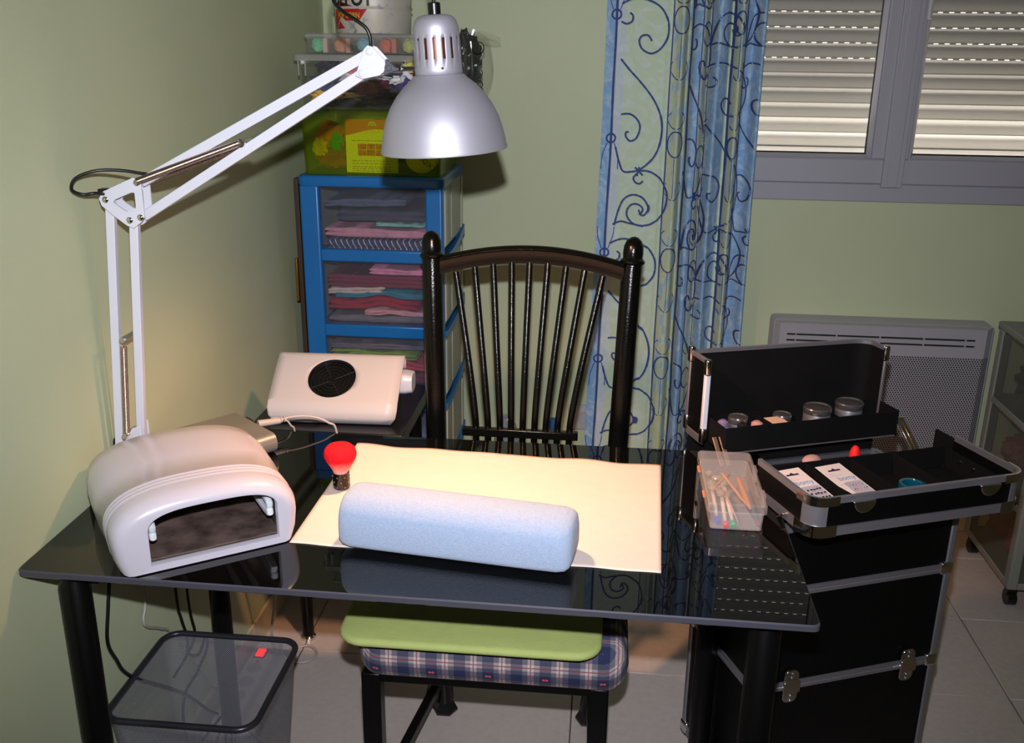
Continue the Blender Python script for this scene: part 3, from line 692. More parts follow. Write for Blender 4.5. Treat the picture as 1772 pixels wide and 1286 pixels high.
stick((1.134, .315, Z0+.018), (1.104, .425, Z0+.025), .0026, WOOD, 'orange-wood stick leaning across the middle of the tool case')
stick((1.138, .30, Z0+.019), (1.133, .42, Z0+.019), .0052, mat('tan_file', (.74,.50,.36), .7), 'thick tan nail file stick along the right side of the tool case', name='nail_file', cat='file')
stick((1.150, .283, Z0), (1.130, .37, Z0+.01), .0020, mat('grey_metal', (.5,.5,.5), .3, metal=.8), 'thin grey metal pusher with a red tip in the right corner of the tool case', mat('dull_red', (.5,.2,.2), .5), 'cuticle_pusher', 'tool')
stick((1.075, .288, Z0-.003), (1.076, .33, Z0), .003, mat('purple_plastic', (.4,.25,.45), .4), 'short purple stick in the left corner of the tool case')
cu_ = MB()
for i in range(9): cu_.ball((1.095+.012*math.sin(i*2.1), .36+i*.011, Z0+.012+.004*math.cos(i*3)), .009, 8, 6, sq=(1,1,.6), nz=.5, seed=i)
o = solo(cu_, 'cotton_tuft', clear('cellophane', (.9,.88,.85), (.85,.8,.75), .35, .05, .3), 'crumpled cellophane wrapping among the sticks in the tool case', 'wrapper'); 

# ================================================================== CHAIR
ch = thing('spindle_chair', 'black metal chair with acorn finials and a fan of thin spindles, behind the desk', 'chair', (.71, .48, 0))
for x0, x1, tx in ((.530, .538, .508), (.914, .882, .933)):
    P = [(x1, .715, .03), (x0+(x1-x0)*.3, .70, .30), (x0, .715, .47), (x0+(tx-x0)*.35, .74, .70), (x0+(tx-x0)*.75, .775, .95), (tx, .80, 1.085)]
    po = MB().tube(spline(P, 6), .0215, 20).build('back_post', CHAIRMET, ch, smooth=50)
    d = Vector((tx-x0, .06, .4)).normalized(); M = Matrix.Translation((tx, .80, 1.085)) @ d.to_track_quat('Z', 'Y').to_matrix().to_4x4()
    MB().lathe([(.0215, -.002), (.026, .002), (.0265, .006), (.022, .011), (.0205, .012), (.0215, .022), (.0205, .036), (.016, .048), (.008, .055), (.0005, .057)], M, 28).build('finial', CHAIRMET, po, smooth=45)
# crest rail
def crest(u): x = .527+.389*u; return Vector((x, .795, 1.052+.026*(1-(2*u-1)**2) - (.0 if u < .5 else 0)+.001*(1-u)))
Ls = []
for i in range(33):
    u = i/32; c = crest(u); sec = []
    h = .037
    for y, z in ((-.007, 0), (-.0085, .01), (-.0085, h*.72), (-.0115, h*.84), (-.009, h*.97), (0, h*1.03), (.009, h*.97), (.0115, h*.84), (.0085, h*.72), (.0085, .01), (.007, 0)):
        sec.append(c+Vector((0, y+.016*math.sin(math.pi*u)*1.0-.005, z)))
    Ls.append(sec)
MB().loft(Ls).build('crest_rail', CHAIRMET, ch, smooth=50)
tops = [(.560,1.050),(.600,1.062),(.639,1.070),(.679,1.075),(.717,1.076),(.756,1.076),(.795,1.070),(.834,1.062),(.873,1.052)]
bots = [.614,.640,.666,.690,.715,.740,.764,.789,.815]
for (tx, tz), bx in zip(tops, bots):
    u = (tx-.527)/.389; yt = .790+.016*math.sin(math.pi*u)
    P = [(bx, .715, .462), (bx, .715, .60), (bx, .715, .72), (bx+(tx-bx)*.09, .722, .78), (bx+(tx-bx)*.45, .750, .90), (tx, yt, tz+.006)]
    MB().tube(spline(P, 5), .0072, 10).build('spindle', CHAIRMET, ch, smooth=50)
MB().bar((.586, .706, .728), (.834, .706, .728), .016, .018).build('spindle_crossbar', CHAIRMET, ch, bevel=.002)
MB().bar((.53, .715, .455), (.915, .715, .455), .02, .03).bar((.475, .30, .393), (.53, .70, .393), .02, .02).bar((.897, .30, .393), (.90, .70, .393), .02, .02).bar((.475, .30, .393), (.897, .30, .393), .02, .02).build('seat_frame', BLACKMETAL, ch, bevel=.002)
for x in (.4735, .898): 
    MB().box((x-.018, .282, .006), (x+.018, .318, .405)).build('front_leg', BLACKMETAL, ch, bevel=.003)
for x, y in ((.538, .715), (.882, .715)):
    MB().lathe([(.0305, 0), (.031, .006), (.024, .02), (.0195, .030)], Matrix.Translation((x, y, 0)), 6).build('rubber_foot', BLKPL, ch, smooth=0)
MB().bar((.474, .31, .10), (.533, .705, .10), .02, .02).build('side_stretcher', BLACKMETAL, ch, bevel=.002)
MB().bar((.897, .31, .10), (.885, .705, .10), .02, .02).build('side_stretcher', BLACKMETAL, ch, bevel=.002)
# padded plaid seat
def plaid():
    m = bpy.data.materials.new('plaid_fabric'); m.use_nodes = True; nt = m.node_tree; p = nt.nodes['Principled BSDF']; p.inputs['Roughness'].default_value = .9
    tc = nt.nodes.new('ShaderNodeTexCoord'); sx = nt.nodes.new('ShaderNodeSeparateXYZ'); nt.links.new(tc.outputs['Object'], sx.inputs[0])
    def M(op, a, b=None, c=None):
        n = nt.nodes.new('ShaderNodeMath'); n.operation = op
        for i, x in enumerate((a, b, c)):
            if x is None: continue
            if isinstance(x, (int, float)): n.inputs[i].default_value = x
            else: nt.links.new(x, n.inputs[i])
        return n.outputs[0]
    def ramp(fac, stops):
        r = nt.nodes.new('ShaderNodeValToRGB'); r.color_ramp.interpolation = 'CONSTANT'; nt.links.new(fac, r.inputs[0])
        for i, (pp, c) in enumerate(stops):
            e = r.color_ramp.elements[i] if i < 2 else r.color_ramp.elements.new(pp)
            e.position = pp; e.color = (c, c, c, 1)
        return r.outputs[0]
    yz = M('SUBTRACT', sx.outputs[1], sx.outputs[2])
    per = .052
    fx = M('FRACT', M('MULTIPLY', M('ADD', sx.outputs[0], 2.0), 1/per)); fy = M('FRACT', M('MULTIPLY', M('ADD', yz, 2.008), 1/per))
    st = [(0, 0), (.40, .5), (.58, 1), (.80, .5)]
    a = ramp(fx, st); b = ramp(fy, st)
    s = M('MULTIPLY', M('ADD', a, b), .5)
    r = nt.nodes.new('ShaderNodeValToRGB'); e = r.color_ramp.elements; e[0].color = (*lin((.13,.17,.32)), 1); e[1].color = (*lin((.84,.78,.75)), 1)
    e2 = e.new(.45); e2.color = (*lin((.36,.35,.42)), 1)
    nt.links.new(s, r.inputs[0])
    # red hairlines through the white stripes
    l1 = ramp(fx, [(0, 0), (.665, 1), (.705, 0)]); l2 = ramp(fy, [(0, 0), (.665, 1), (.705, 0)]); l = M('MAXIMUM', l1, l2)
    mx = nt.nodes.new('ShaderNodeMixRGB'); mx.inputs[2].default_value = (*lin((.55,.18,.30)), 1); nt.links.new(M('MULTIPLY', l, .8), mx.inputs[0]); nt.links.new(r.outputs[0], mx.inputs[1])
    # little dotted motif in every second navy square
    gx = M('FRACT', M('MULTIPLY', M('ADD', sx.outputs[0], 2.0), .5/per))
    dx = M('SUBTRACT', M('PINGPONG', M('MULTIPLY', M('SUBTRACT', M('MULTIPLY', gx, 2.0), .20), 1), .5), .055); dy = M('SUBTRACT', fy, .2)
    dd = M('ADD', M('MULTIPLY', dx, dx), M('MULTIPLY', dy, dy)); dot = M('MULTIPLY', M('LESS_THAN', dd, .0028), M('LESS_THAN', gx, .35))
    m2 = nt.nodes.new('ShaderNodeMixRGB'); m2.inputs[2].default_value = (*lin((.85,.35,.35)), 1); nt.links.new(dot, m2.inputs[0]); nt.links.new(mx.outputs[0], m2.inputs[1])
    nt.links.new(m2.outputs[0], p.inputs['Base Color'])
    nz = nt.nodes.new('ShaderNodeTexNoise'); nz.inputs['Scale'].default_value = 900; bb = nt.nodes.new('ShaderNodeBump'); bb.inputs['Strength'].default_value = .5; bb.inputs['Distance'].default_value = .001
    nt.links.new(nz.outputs['Fac'], bb.inputs['Height']); nt.links.new(bb.outputs[0], p.inputs['Normal'])
    return m
def pad(x0, x1, y0, y1, z0, z1, rc, rb, top=.0, ztilt=0, n=6):
    Ls = []
    for t in range(n+1):
        a = -math.pi/2+math.pi*t/n; e = rb*(1-math.cos(a)); z = (z0+z1)/2+(z1-z0)/2*math.sin(a)
        Ls.append([Vector((x, y, z)) for x, y in rrect(x0+e, y0+e, x1-e, y1-e, max(.004, rc-e), 6)])
    for e, dz in ((.03, .4), (.08, .8), (.14, 1)):
        Ls.append([Vector((x, y, z1+top*dz)) for x, y in rrect(x0+rb+e, y0+rb+e, x1-rb-e, y1-rb-e, .02, 6)])
    return MB().loft(Ls)
pad(.450, .950, .262, .70, .406, .494, .045, .022, .004).build('seat_pad', plaid(), ch, smooth=60)
gc = pad(.424, .900, .226, .60, .501, .518, .05, .010, .002)
for v in gc.v: v.z -= .004*abs(v.x-.66)/.24*(1 if v.y < .3 else 0)
solo(gc, 'seat_cushion', mat('lime_green_cotton', (.70,.75,.44), .85, var=.04, bump=.3, bscale=300), 'thin lime green cushion lying on the plaid seat of the black chair', 'cushion', smooth=50)

# ================================================================== SIDE TABLE AND DUST COLLECTOR
stb = thing('side_table', 'low black side table in the corner behind the desk', 'table', (.29, .88, 0))
MB().box((.105, .70, .686), (.455, 1.04, .711)).build('table_top', BLKPL, stb, bevel=.004, seg=3)
MB().ball((.446, .698, .697), .006, 10, 8).build('bolt_head', mat('glossy_black_knob', (.03,.03,.03), .1), stb)
for x, y in ((.125, .965), (.430, .965)):
    l_ = MB().cyl((x, y, .012), (x, y, .686), .016).build('leg', BLACKMETAL, stb)
    MB().lathe([(.02, 0), (.02, .008), (.016, .012)], Matrix.Translation((x, y, 0)), 18).build('foot', CHROME, l_)
for x in (.125, .430): MB().box((x-.015, .60, .664), (x+.015, 1.03, .6858)).build('support_rail', BLACKMETAL, stb, bevel=.002)
dc = thing('dust_collector', 'white wedge-shaped nail dust collector with a round black fan grille, on the black side table', 'dust collector', (.285, .75, .711), math.radians(2.2))
# side profile in (y, z), extruded along x with rounded front corners
pr = [(.000, .003), (-.003, .018), (.001, .034), (.012, .047), (.03, .060), (.06, .081), (.09, .102), (.118, .1195), (.127, .1225), (.134, .119), (.137, .108), (.137, .09)]
ui = [v for v in pr]
XW = .146
def dcp(i, j, n=48):
    u = -1+2*i/n; y, z = pr[j]; return None
HC = (-.012, .066); HR = .0545   # fan hole
def surf_z(y):
    for k in range(len(pr)-1):
        a, b = pr[k], pr[k+1]
        if a[0] <= y <= b[0] and b[0] > a[0]: return a[1]+(b[1]-a[1])*(y-a[0])/(b[0]-a[0])
    return pr[0][1] if y < pr[0][0] else pr[-3][1]
shm = MB()
# top sheet: ring from the fan hole to the outline, then lip
NR = 64; outl = []
def out_pt(a):
    dx, dy = math.cos(a), math.sin(a); x0, x1, y0, y1 = -XW-HC[0], XW-HC[0], .012-HC[1], .118-HC[1]
    t = min((x1/dx if dx > 0 else x0/dx) if abs(dx) > 1e-6 else 9, (y1/dy if dy > 0 else y0/dy) if abs(dy) > 1e-6 else 9)
    return HC[0]+dx*t, HC[1]+dy*t
angs = sorted([2*math.pi*i/NR for i in range(NR)]+[math.atan2(y-HC[1], x-HC[0]) % (2*math.pi) for x in (-XW, XW) for y in (.012, .118)])
NR = len(angs)
for (f0, f1) in ((0, .12), (.12, .3), (.3, .5), (.5, .75), (.75, 1)):
    for i in range(NR):
        q = []
        for a, f in ((angs[i], f0), (angs[(i+1) % NR], f0), (angs[(i+1) % NR], f1), (angs[i], f1)):
            ox, oy = out_pt(a); hx, hy = HC[0]+HR*math.cos(a), HC[1]+HR*.82*math.sin(a)
            x = hx+(ox-hx)*f; y = hy+(oy-hy)*f; q.append(Vector((x, y, surf_z(y))))
        shm.add(q, [(0,1,2,3)])
# front curl and back lip
edge_x = {}
for nm_, ye in (('f', .012), ('b', .118)):
    edge_x[nm_] = sorted({round(out_pt(a)[0], 6) for a in angs if abs(out_pt(a)[1]-ye) < 1e-6})
for rng in ((0, 3), (7, 11)):
    for k in range(*rng):
        ex_ = edge_x['f' if rng[0] == 0 else 'b']; n = len(ex_)-1
        for i in range(n):
            def PP(ii, kk):
                u = ex_[ii]/XW; y, z = pr[kk]; w_ = XW
                if kk == 0: w_ = XW-.014
                elif kk == 1: w_ = XW-.003
                return Vector((u*w_, y, z))
            shm.add([PP(i, k), PP(i+1, k), PP(i+1, k+1), PP(i, k+1)], [(0,1,2,3)])
so_ = shm.build('cover', WPLAST, dc, local=True, smooth=60)
b = bmesh.new(); b.from_mesh(so_.data); bmesh.ops.remove_doubles(b, verts=b.verts, dist=1e-4); bmesh.ops.recalc_face_normals(b, faces=b.faces); b.to_mesh(so_.data); b.free()
sd = so_.modifiers.new('s', 'SOLIDIFY'); sd.thickness = .0035; sd.offset = 0
# inner body in black under the cover
body = MB(); n = 12
poly = [(.012, .0), (.012, .034), (.03, .048), (.118, .106), (.125, 0)]
body.prism(poly, lambda y, z: Vector((-XW+.012, y, z)), lambda y, z: Vector((XW-.012, y, z)))
body.build('base', BLKPL, dc, local=True)
MT = Matrix.Translation((HC[0], HC[1], surf_z(HC[1])-.006)) @ Matrix.Rotation(math.atan(.70), 4, 'X')
gr = MB()
for r in (.012, .021, .030, .039, .048, .0545):
    ring = [MT @ Vector((r*math.cos(2*math.pi*i/36), r*math.sin(2*math.pi*i/36), 0)) for i in range(36)]
    gr.tube(ring, .0015, 6, closed=True)
gr.build('fan_grille', mat('gloss_black_wire', (.09,.09,.1), .2), dc, local=True, smooth=60)
for i in range(4):
    a = i*math.pi/2+.5; MB().tube([MT @ Vector((.006*math.cos(a), .006*math.sin(a), .001)), MT @ Vector((.055*math.cos(a), .055*math.sin(a), .001))], .0010, 6).build('grille_spoke', mat('matt_black', (.03,.03,.03), .7), dc, local=True)
for i in range(7):
    a = i*2*math.pi/7; bl = MB()
    bl.grid(lambda u, v: MT @ Vector(((.012+.04*u)*math.cos(a+v*.6), (.012+.04*u)*math.sin(a+v*.6), -.010-.006*v)), 4, 4).build('fan_blade', mat('dark_fan', (.07,.07,.07), .25), dc, local=True, smooth=60)
MB().lathe([(.011, -.016), (.011, -.005), (.002, -.004)], MT, 20).build('fan_hub', BLKPL, dc, local=True)
MB().loft([[MT @ Vector((.0565*math.cos(i*math.pi/20), .0565*math.sin(i*math.pi/20), z)) for i in range(40)] for z in (-.02, .003)], cap1=False).build('fan_well', BLKPL, dc, local=True)
MB().loft([[Vector((.150+d*0, y, z)) for y, z in rrect(.075, .045, .135, .092, .014)] for d in (0,)]+[[Vector((.168, y, z)) for y, z in rrect(.078, .048, .132, .089, .012)]]).loft([[Vector((.130, y, z)) for y, z in rrect(.075, .045, .135, .092, .014)], [Vector((.150, y, z)) for y, z in rrect(.075, .045, .135, .092, .014)]]).build('filter_outlet', mat('bluish_white_plastic', (.74,.76,.82), .35), dc, local=True)

# ================================================================== BLUE DRAWER TOWER
TX0, TX1, TYF, TYB, TZ = .062, .446, 1.30, 1.66, 1.187
tw = thing('drawer_tower', 'tall blue plastic drawer tower with see-through drawers full of folded fabric, in the corner', 'drawer tower', (.254, 1.48, 0))
lv = [(1.163, .993, .958), (.958, .783, .747), (.747, .572, .537), (.537, .362, .327), (.327, .152, .117)]
CAP = MB(); CAP.loft([[Vector((*p, z)) for p in rrect(TX0-e, TYF-e, TX1+e, TYB+e, .02)] for e, z in ((.002, 1.160), (.004, 1.165), (.004, 1.183), (0, 1.187))]).build('top_panel', BLUEPL, tw, smooth=40)
for x0, x1 in ((TX0, TX0+.052), (TX1-.046, TX1)):
    for y0, y1 in ((TYF, TYF+.030), (TYB-.03, TYB)):
        MB().box((x0, y0, .10), (x1, y1, 1.162)).build('corner_post', BLUEPL, tw, bevel=.006, seg=3)
for (zt, zb_, zr) in lv:
    MB().box((TX0+.05, TYF+.002, zr), (TX1-.044, TYF+.022, zb_-.001)).build('front_rail', BLUEPL, tw, bevel=.004)
    MB().box((TX0+.01, TYF+.02, zr+.008), (TX1-.01, TYB-.01, zr+.014)).build('shelf', mat('dull_blue_plastic', (.15,.35,.55), .4), tw)
    # swooping blue side bracket
    z_ = (zr+zb_)/2
    sbk = MB()
    sbk.loft([[Vector((TX1-.004, y, z)) , Vector((TX1+.005, y, z)), Vector((TX1+.005, y, z+h)), Vector((TX1-.004, y, z+h))] for y, z, h in ((TYF+.02, z_-.012, .016), (TYF+.07, z_-.018, .018), (TYF+.16, z_-.018, .018), (TYB-.10, z_-.010, .020), (TYB, z_+.004, .028))])
    sbk.build('side_bracket', BLUEPL, tw, smooth=50)
SIDE = clear('milky_side_plastic', (.9,.92,.88), (.82,.83,.76), .55, .22, .04)
FRONT = clear('smoky_front_plastic', (.90,.91,.94), (.60,.62,.68), .06, .3, .02)
for (zt, zb_, zr) in lv:
    dz0, dz1 = zb_+.004, zt-.004
    d = MB().box((TX0+.052, TYF+.008, zb_-.001), (TX1-.046, TYF+.0105, zt)).build('drawer', FRONT, tw)
    sp = MB(); X = TX1+.001
    sp.box((X-.004, TYF+.034, dz0), (X-.002, TYB-.01, dz1)).build('drawer_side', SIDE, d)
    fr_ = MB(); fr_.box((X-.003, TYF+.036, dz0+.006), (X+.001, TYF+.06, dz1-.006)).box((X-.003, TYB-.04, dz0+.006), (X+.001, TYB-.012, dz1-.006)).box((X-.003, TYF+.14, dz0+.01), (X, TYF+.155, dz1-.01)).build('side_rib', mat('pale_clear_rib', (.70,.72,.64), .25), d, bevel=.002)
    MB().box((TX0+.010, TYF+.03, zr+.0141), (TX0+.012, TYB-.02, dz1-.01)).build('drawer_side', SIDE, d)
for x in (TX0+.03, TX1-.03):
    for y in (TYF+.04, TYB-.04):
        MB().cyl((x-.009, y, .024), (x+.009, y, .024), .024, n=20).box((x-.006, y-.006, .04), (x+.006, y+.006, .102)).build('caster', BLKPL, tw)

# folded fabrics in the drawers
FN = [0]
def folded(x0, x1, z0, th, col, label, seed, layers=2, wav=.004, dx=0, pattern=None, slope=0, peak=None, name='folded_fabric', y0=None):
    y0 = TYF+.020 if y0 is None else y0; y1 = TYB-.06; m = MB()
    for l in range(layers):
        zt0 = z0+th*l/layers; t = th/layers*.98
        Ls = []
        n = 16
        for i in range(n+1):
            u = i/n; x = x0+(x1-x0)*u
            wv = wav*(noise.noise(Vector((u*3+seed, l*1.3, 0)))+.5*noise.noise(Vector((u*9+seed, l, 3))))+slope*u*(x1-x0)
            if peak: wv += peak[1]*math.exp(-((u-peak[0])/.18)**2)
            tt = t*(1+.25*noise.noise(Vector((u*5, seed+l, 1))))
            e = .0 if 0 < i < n else tt*.3
            yo = y0+.006*(1+noise.noise(Vector((u*4, seed, l))))
            zz = max(z0, zt0+wv) if l == 0 else zt0+wv
            Ls.append([Vector((x, yo+tt*.25, zz+e)), Vector((x, yo, zz+tt*.3)), Vector((x, yo, zz+tt*.7)), Vector((x, yo+tt*.25, zz+tt-e)), Vector((x, y1, zz+tt-e)), Vector((x, y1, zz+e))])
        m.loft(Ls)
    mt = pattern or mat('fabric_%d_%d_%d' % tuple(int(c*255) for c in col), col, .9, var=.18, vscale=45, bump=.6, bscale=250)
    return solo(m, name, mt, label, 'fabric', 'folded fabrics in the blue drawer tower', smooth=50)
def stripes(name, c1, c2, per, duty=.3, axis=0, tilt=.3):
    m = bpy.data.materials.new(name); m.use_nodes = True; nt = m.node_tree; p = nt.nodes['Principled BSDF']; p.inputs['Roughness'].default_value = .9
    tc = nt.nodes.new('ShaderNodeTexCoord'); sx = nt.nodes.new('ShaderNodeSeparateXYZ'); nt.links.new(tc.outputs['Object'], sx.inputs[0])
    a = nt.nodes.new('ShaderNodeMath'); a.operation = 'MULTIPLY_ADD'; a.inputs[1].default_value = tilt; nt.links.new(sx.outputs[2], a.inputs[0]); nt.links.new(sx.outputs[axis], a.inputs[2])
    b = nt.nodes.new('ShaderNodeMath'); b.operation = 'MULTIPLY'; b.inputs[1].default_value = 1/per; nt.links.new(a.outputs[0], b.inputs[0])
    f = nt.nodes.new('ShaderNodeMath'); f.operation = 'FRACT'; nt.links.new(b.outputs[0], f.inputs[0])
    l = nt.nodes.new('ShaderNodeMath'); l.operation = 'LESS_THAN'; l.inputs[1].default_value = duty; nt.links.new(f.outputs[0], l.inputs[0])
    mx = nt.nodes.new('ShaderNodeMixRGB'); mx.inputs[1].default_value = (*lin(c1), 1); mx.inputs[2].default_value = (*lin(c2), 1); nt.links.new(l.outputs[0], mx.inputs[0]); nt.links.new(mx.outputs[0], p.inputs['Base Color'])
    return m
a0, a1 = TX0+.058, TX1-.052
Zd = lv[0][2]+.016
folded(a0, a1, Zd, .042, (.3,.3,.4), 'navy fabric with white ticking stripes at the bottom of the top blue drawer', 1, 2, .003, pattern=stripes('ticking', (.22,.25,.38), (.85,.83,.85), .0155, .16, 0, .5), slope=-.01)
folded(a0, a1, Zd+.048, .028, (.85,.58,.62), 'pink flowered fabric above the striped one in the top blue drawer', 5, 2, .003, slope=-.03)
folded(a0+.14, a1, Zd+.079, .010, (.55,.78,.70), 'thin pale mint and yellow cloth over the pink one in the top blue drawer', 8, 2, .002, slope=-.03)
folded(a0+.035, a1, Zd+.092, .030, (.28,.27,.32), 'charcoal cloth in the upper part of the top blue drawer', 9, 2, .004, slope=-.0)
folded(a0, a1-.05, Zd+.128, .020, (.36,.38,.45), 'grey denim with a checked band topmost in the top blue drawer', 11, 2, .004, slope=.03)
Zd = lv[1][2]+.016
folded(a0, a1, Zd, .018, (.22,.16,.28), 'dark purple cloth at the bottom of the second blue drawer', 21, 1, .002)
folded(a0, a1, Zd+.021, .018, (.45,.43,.45), 'mid grey cloth near the bottom of the second blue drawer', 22, 1, .003)
folded(a0+.10, a1, Zd+.042, .013, (.85,.62,.62), 'salmon pink striped cloth under the red one in the second blue drawer', 23, 3, .003, peak=(.4,.004))
folded(a0, a1-.02, Zd+.056, .026, (.62,.10,.18), 'bright red cloth with a hanging point in the second blue drawer', 24, 2, .004, peak=(.6,.014))
folded(a0+.02, a1, Zd+.090, .014, (.15,.50,.58), 'teal cloth over the red one in the second blue drawer', 25, 3, .003, peak=(.5,.010))
folded(a0, a0+.16, Zd+.098, .016, (.82,.74,.68), 'cream cloth at the left of the second blue drawer', 26, 2, .003, slope=.05)
folded(a0, a1, Zd+.120, .034, (.42,.13,.22), 'maroon fabric with fine stripes in the second blue drawer', 27, 3, .002, pattern=stripes('maroon_stripe', (.42,.12,.20), (.60,.22,.30), .004, .3, 2, 0))
folded(a0+.12, a1, Zd+.159, .016, (.88,.55,.66), 'pink dotted cloth topmost in the second blue drawer', 28, 2, .003, slope=-.02, y0=TYF+.013)
Zd = lv[2][2]+.016
folded(a0, a1, Zd, .05, (.2,.2,.25), 'dark cloth at the bottom of the third blue drawer', 31, 3, .003)
folded(a0, a1, Zd+.056, .03, (.45,.18,.24), 'wine red cloth in the middle of the third blue drawer', 32, 2, .003)
folded(a0+.08, a1, Zd+.092, .024, (.75,.28,.33), 'coral red cloth in the third blue drawer', 33, 2, .004, peak=(.6,.008))
folded(a0, a1-.03, Zd+.124, .020, (.50,.62,.25), 'lime green pleated cloth in the third blue drawer', 34, 3, .006, peak=(.3,.006))
folded(a0, a1, Zd+.154, .014, (.42,.40,.44), 'grey knitted cloth topmost in the third blue drawer', 35, 2, .003)
for li, cl, lb in ((3, (.4,.42,.5), 'grey blue'), (4, (.5,.3,.35), 'dusty rose')):
    for k in range(3): folded(a0, a1, lv[li][2]+.016+k*.04, .036, tuple(c*(.8+.2*k) for c in cl), '%s cloth, %s of the pile in the %s blue drawer' % (lb, ('bottom', 'middle', 'top')[k], ('fourth', 'lowest')[li-3]), 40+li*3+k, 2)

# narrow wooden panel with a brass hinge between tower and wall
wpn = thing('wooden_panel', 'narrow dark wooden panel standing between the wall and the blue drawer tower', 'panel', (.04, 1.45, 0))
MB().box((.040, 1.325, 0), (.052, 1.70, 1.175)).build('board', mat('dark_walnut', (.22,.15,.10), .5, var=.3, vscale=15, stretch=(4,4,.4)), wpn, bevel=.001)
MB().cyl((.0365, 1.323, .84), (.0365, 1.323, .96), .005, n=12).build('brass_hinge', mat('brass', (.75,.58,.25), .25, metal=1), wpn)

# ================================================================== BOXES ON THE TOWER
def blob(c, r, sq, seed, col, label, name='crumpled_cloth', cat='fabric', group=None, nz=.6, rough=.85, n=36, m_=22):
    m = MB().ball(c, r, n, m_, sq, nz, 9, seed)
    zmin = c[2]-r*sq[2]*.92
    for v in m.v: v.z = max(v.z, zmin)
    return solo(m, name, mat('cloth_%d_%d_%d' % tuple(int(x*255) for x in col), col, rough, var=.2, vscale=40, bump=.6, bscale=150), label, cat, group, smooth=60)
LIME = clear('lime_plastic', (.88,.92,.36), (.55,.68,.06), .10, .2, .05)
gb_ = thing('lime_storage_box', 'see-through lime green plastic box on top of the blue drawer tower', 'box', (.26, 1.46, 1.187))
hollow(-.188, .182, -.148, .150, 0.001, .152, .002, .015, taper=.004).build('tub', LIME, gb_, local=True, smooth=30)
lidm(-.196, .190, -.156, .158, .150, .166, .002, .018).build('lid', LIME, gb_, local=True, smooth=30)
GZ = 1.192
YF = 1.338
CG = 'cloths inside the lime green box'
blob((.130, 1.40, GZ+.090), .036, (1,.8,.9), 3, (.85,.35,.18), 'crumpled orange cloth at the left in the lime box', group=CG)
blob((.150, 1.37, GZ+.075), .020, (.8,.7,1.1), 5, (.1,.6,.35), 'small emerald green scrap in the lime box', group=CG)
blob((.105, 1.37, GZ+.06), .022, (.8,.7,1), 6, (.80,.66,.25), 'mustard yellow scrap at the far left in the lime box', group=CG)
blob((.140, 1.39, GZ+.032), .034, (1.3,.9,.8), 7, (.60,.25,.14), 'rust red cloth low in the lime box', group=CG)
blob((.23, 1.42, GZ+.118), .022, (2.2,.8,.5), 8, (.9,.85,.55), 'pale yellow cloth along the top inside the lime box', group=CG)
blob((.25, 1.52, GZ+.062), .055, (2.6,.9,1.05), 9, (.12,.17,.10), 'dark green cloth filling the back of the lime box', group=CG, nz=.2)
lf = thing('needlework_booklet', 'yellow leaflet with an orange top band reading LINEA inside the lime box', 'booklet', (.24, YF, GZ))
bx0, bx1, bz0, bz1 = .184, .322, GZ+.001, GZ+.138
MB().box((bx0, YF, bz0), (bx1, YF+.004, bz1)).build('cover_sheet', mat('yellow_card', (.97,.93,.35), .6), lf)
def bandz(x): return bz1-.035-.010*math.sin((x-bx0)/(bx1-bx0)*3.6+2.4)
Lb = [[Vector((bx0+(bx1-bx0)*i/24, YF-.0004, bandz(bx0+(bx1-bx0)*i/24))), Vector((bx0+(bx1-bx0)*i/24, YF-.0004, bz1))] for i in range(25)]
MB().loft(Lb, closed=False, cap0=False, cap1=False).build('orange_band', mat('orange_print', (.88,.40,.16), .6), lf)
text_mb('LINEA', .018, lambda x, y: Vector((.231+x, YF-.0009, bz1-.036+y))).build('title_print', mat('pale_print', (.95,.75,.45), .6), lf)
mm = MB(); ring = lambda r, z: [Vector((.256+r*math.cos(math.pi*i/16), YF-.0009, z+r*1.05*math.sin(math.pi*i/16))) for i in range(17)]
mm.loft([ring(.0115, bz1-.017), ring(.0085, bz1-.017)], closed=False, cap0=False, cap1=False)
for i in range(3): mm.add([(.251+i*.004, YF-.0009, bz1-.016), (.2535+i*.004, YF-.0009, bz1-.016), (.2535+i*.004, YF-.0009, bz1-.0105), (.251+i*.004, YF-.0009, bz1-.0105)], [(0,1,2,3)])
mm.build('emblem_print', mat('pale_green_print', (.80,.85,.55), .6), lf)
pm = MB()
for i, zz in enumerate((.082, .030, .023, .015, .010, .004)):
    xx = bx0+.016
    while xx < bx1-.02:
        ww = random.uniform(.004, .012); pm.add([(xx, YF-.0005, bz0+zz), (xx+ww, YF-.0005, bz0+zz), (xx+ww, YF-.0005, bz0+zz+.0016), (xx, YF-.0005, bz0+zz+.0016)], [(0,1,2,3)]); xx += ww+.003
pm.build('text_lines_print', mat('brown_print', (.45,.38,.15), .7), lf)
ph = MB(); random.seed(3)
for i in range(3):
    for j in range(2): ph.add([(.216+i*.024, YF-.0006, bz0+.044+j*.016), (.239+i*.024, YF-.0006, bz0+.044+j*.016), (.239+i*.024, YF-.0006, bz0+.059+j*.016), (.216+i*.024, YF-.0006, bz0+.059+j*.016)], [(0,1,2,3)])
ph.build('picture_print', mat('orange_photo_print', (.85,.35,.12), .6, var=.7, vscale=130), lf)
yt = thing('yellow_spool', 'round yellow tin with dark lettering at the right in the lime box', 'tin', (.385, 1.335, GZ))
MTt = Matrix.Translation((.383, 1.345, GZ+.043)) @ Matrix.Rotation(math.pi/2, 4, 'X')
MB().lathe([(.042, -.03), (.042, 0), (.040, .002)], MTt, 36).build('tin_body', mat('yellow_label', (.92,.86,.25), .5), yt, smooth=30)
text_mb('PROXX', .022, lambda x, y: Vector((.366+x*.72+y*.55, 1.3405, GZ+.048-x*.62+y*.75))).build('lettering_print', mat('olive_print', (.35,.32,.08), .6), yt)
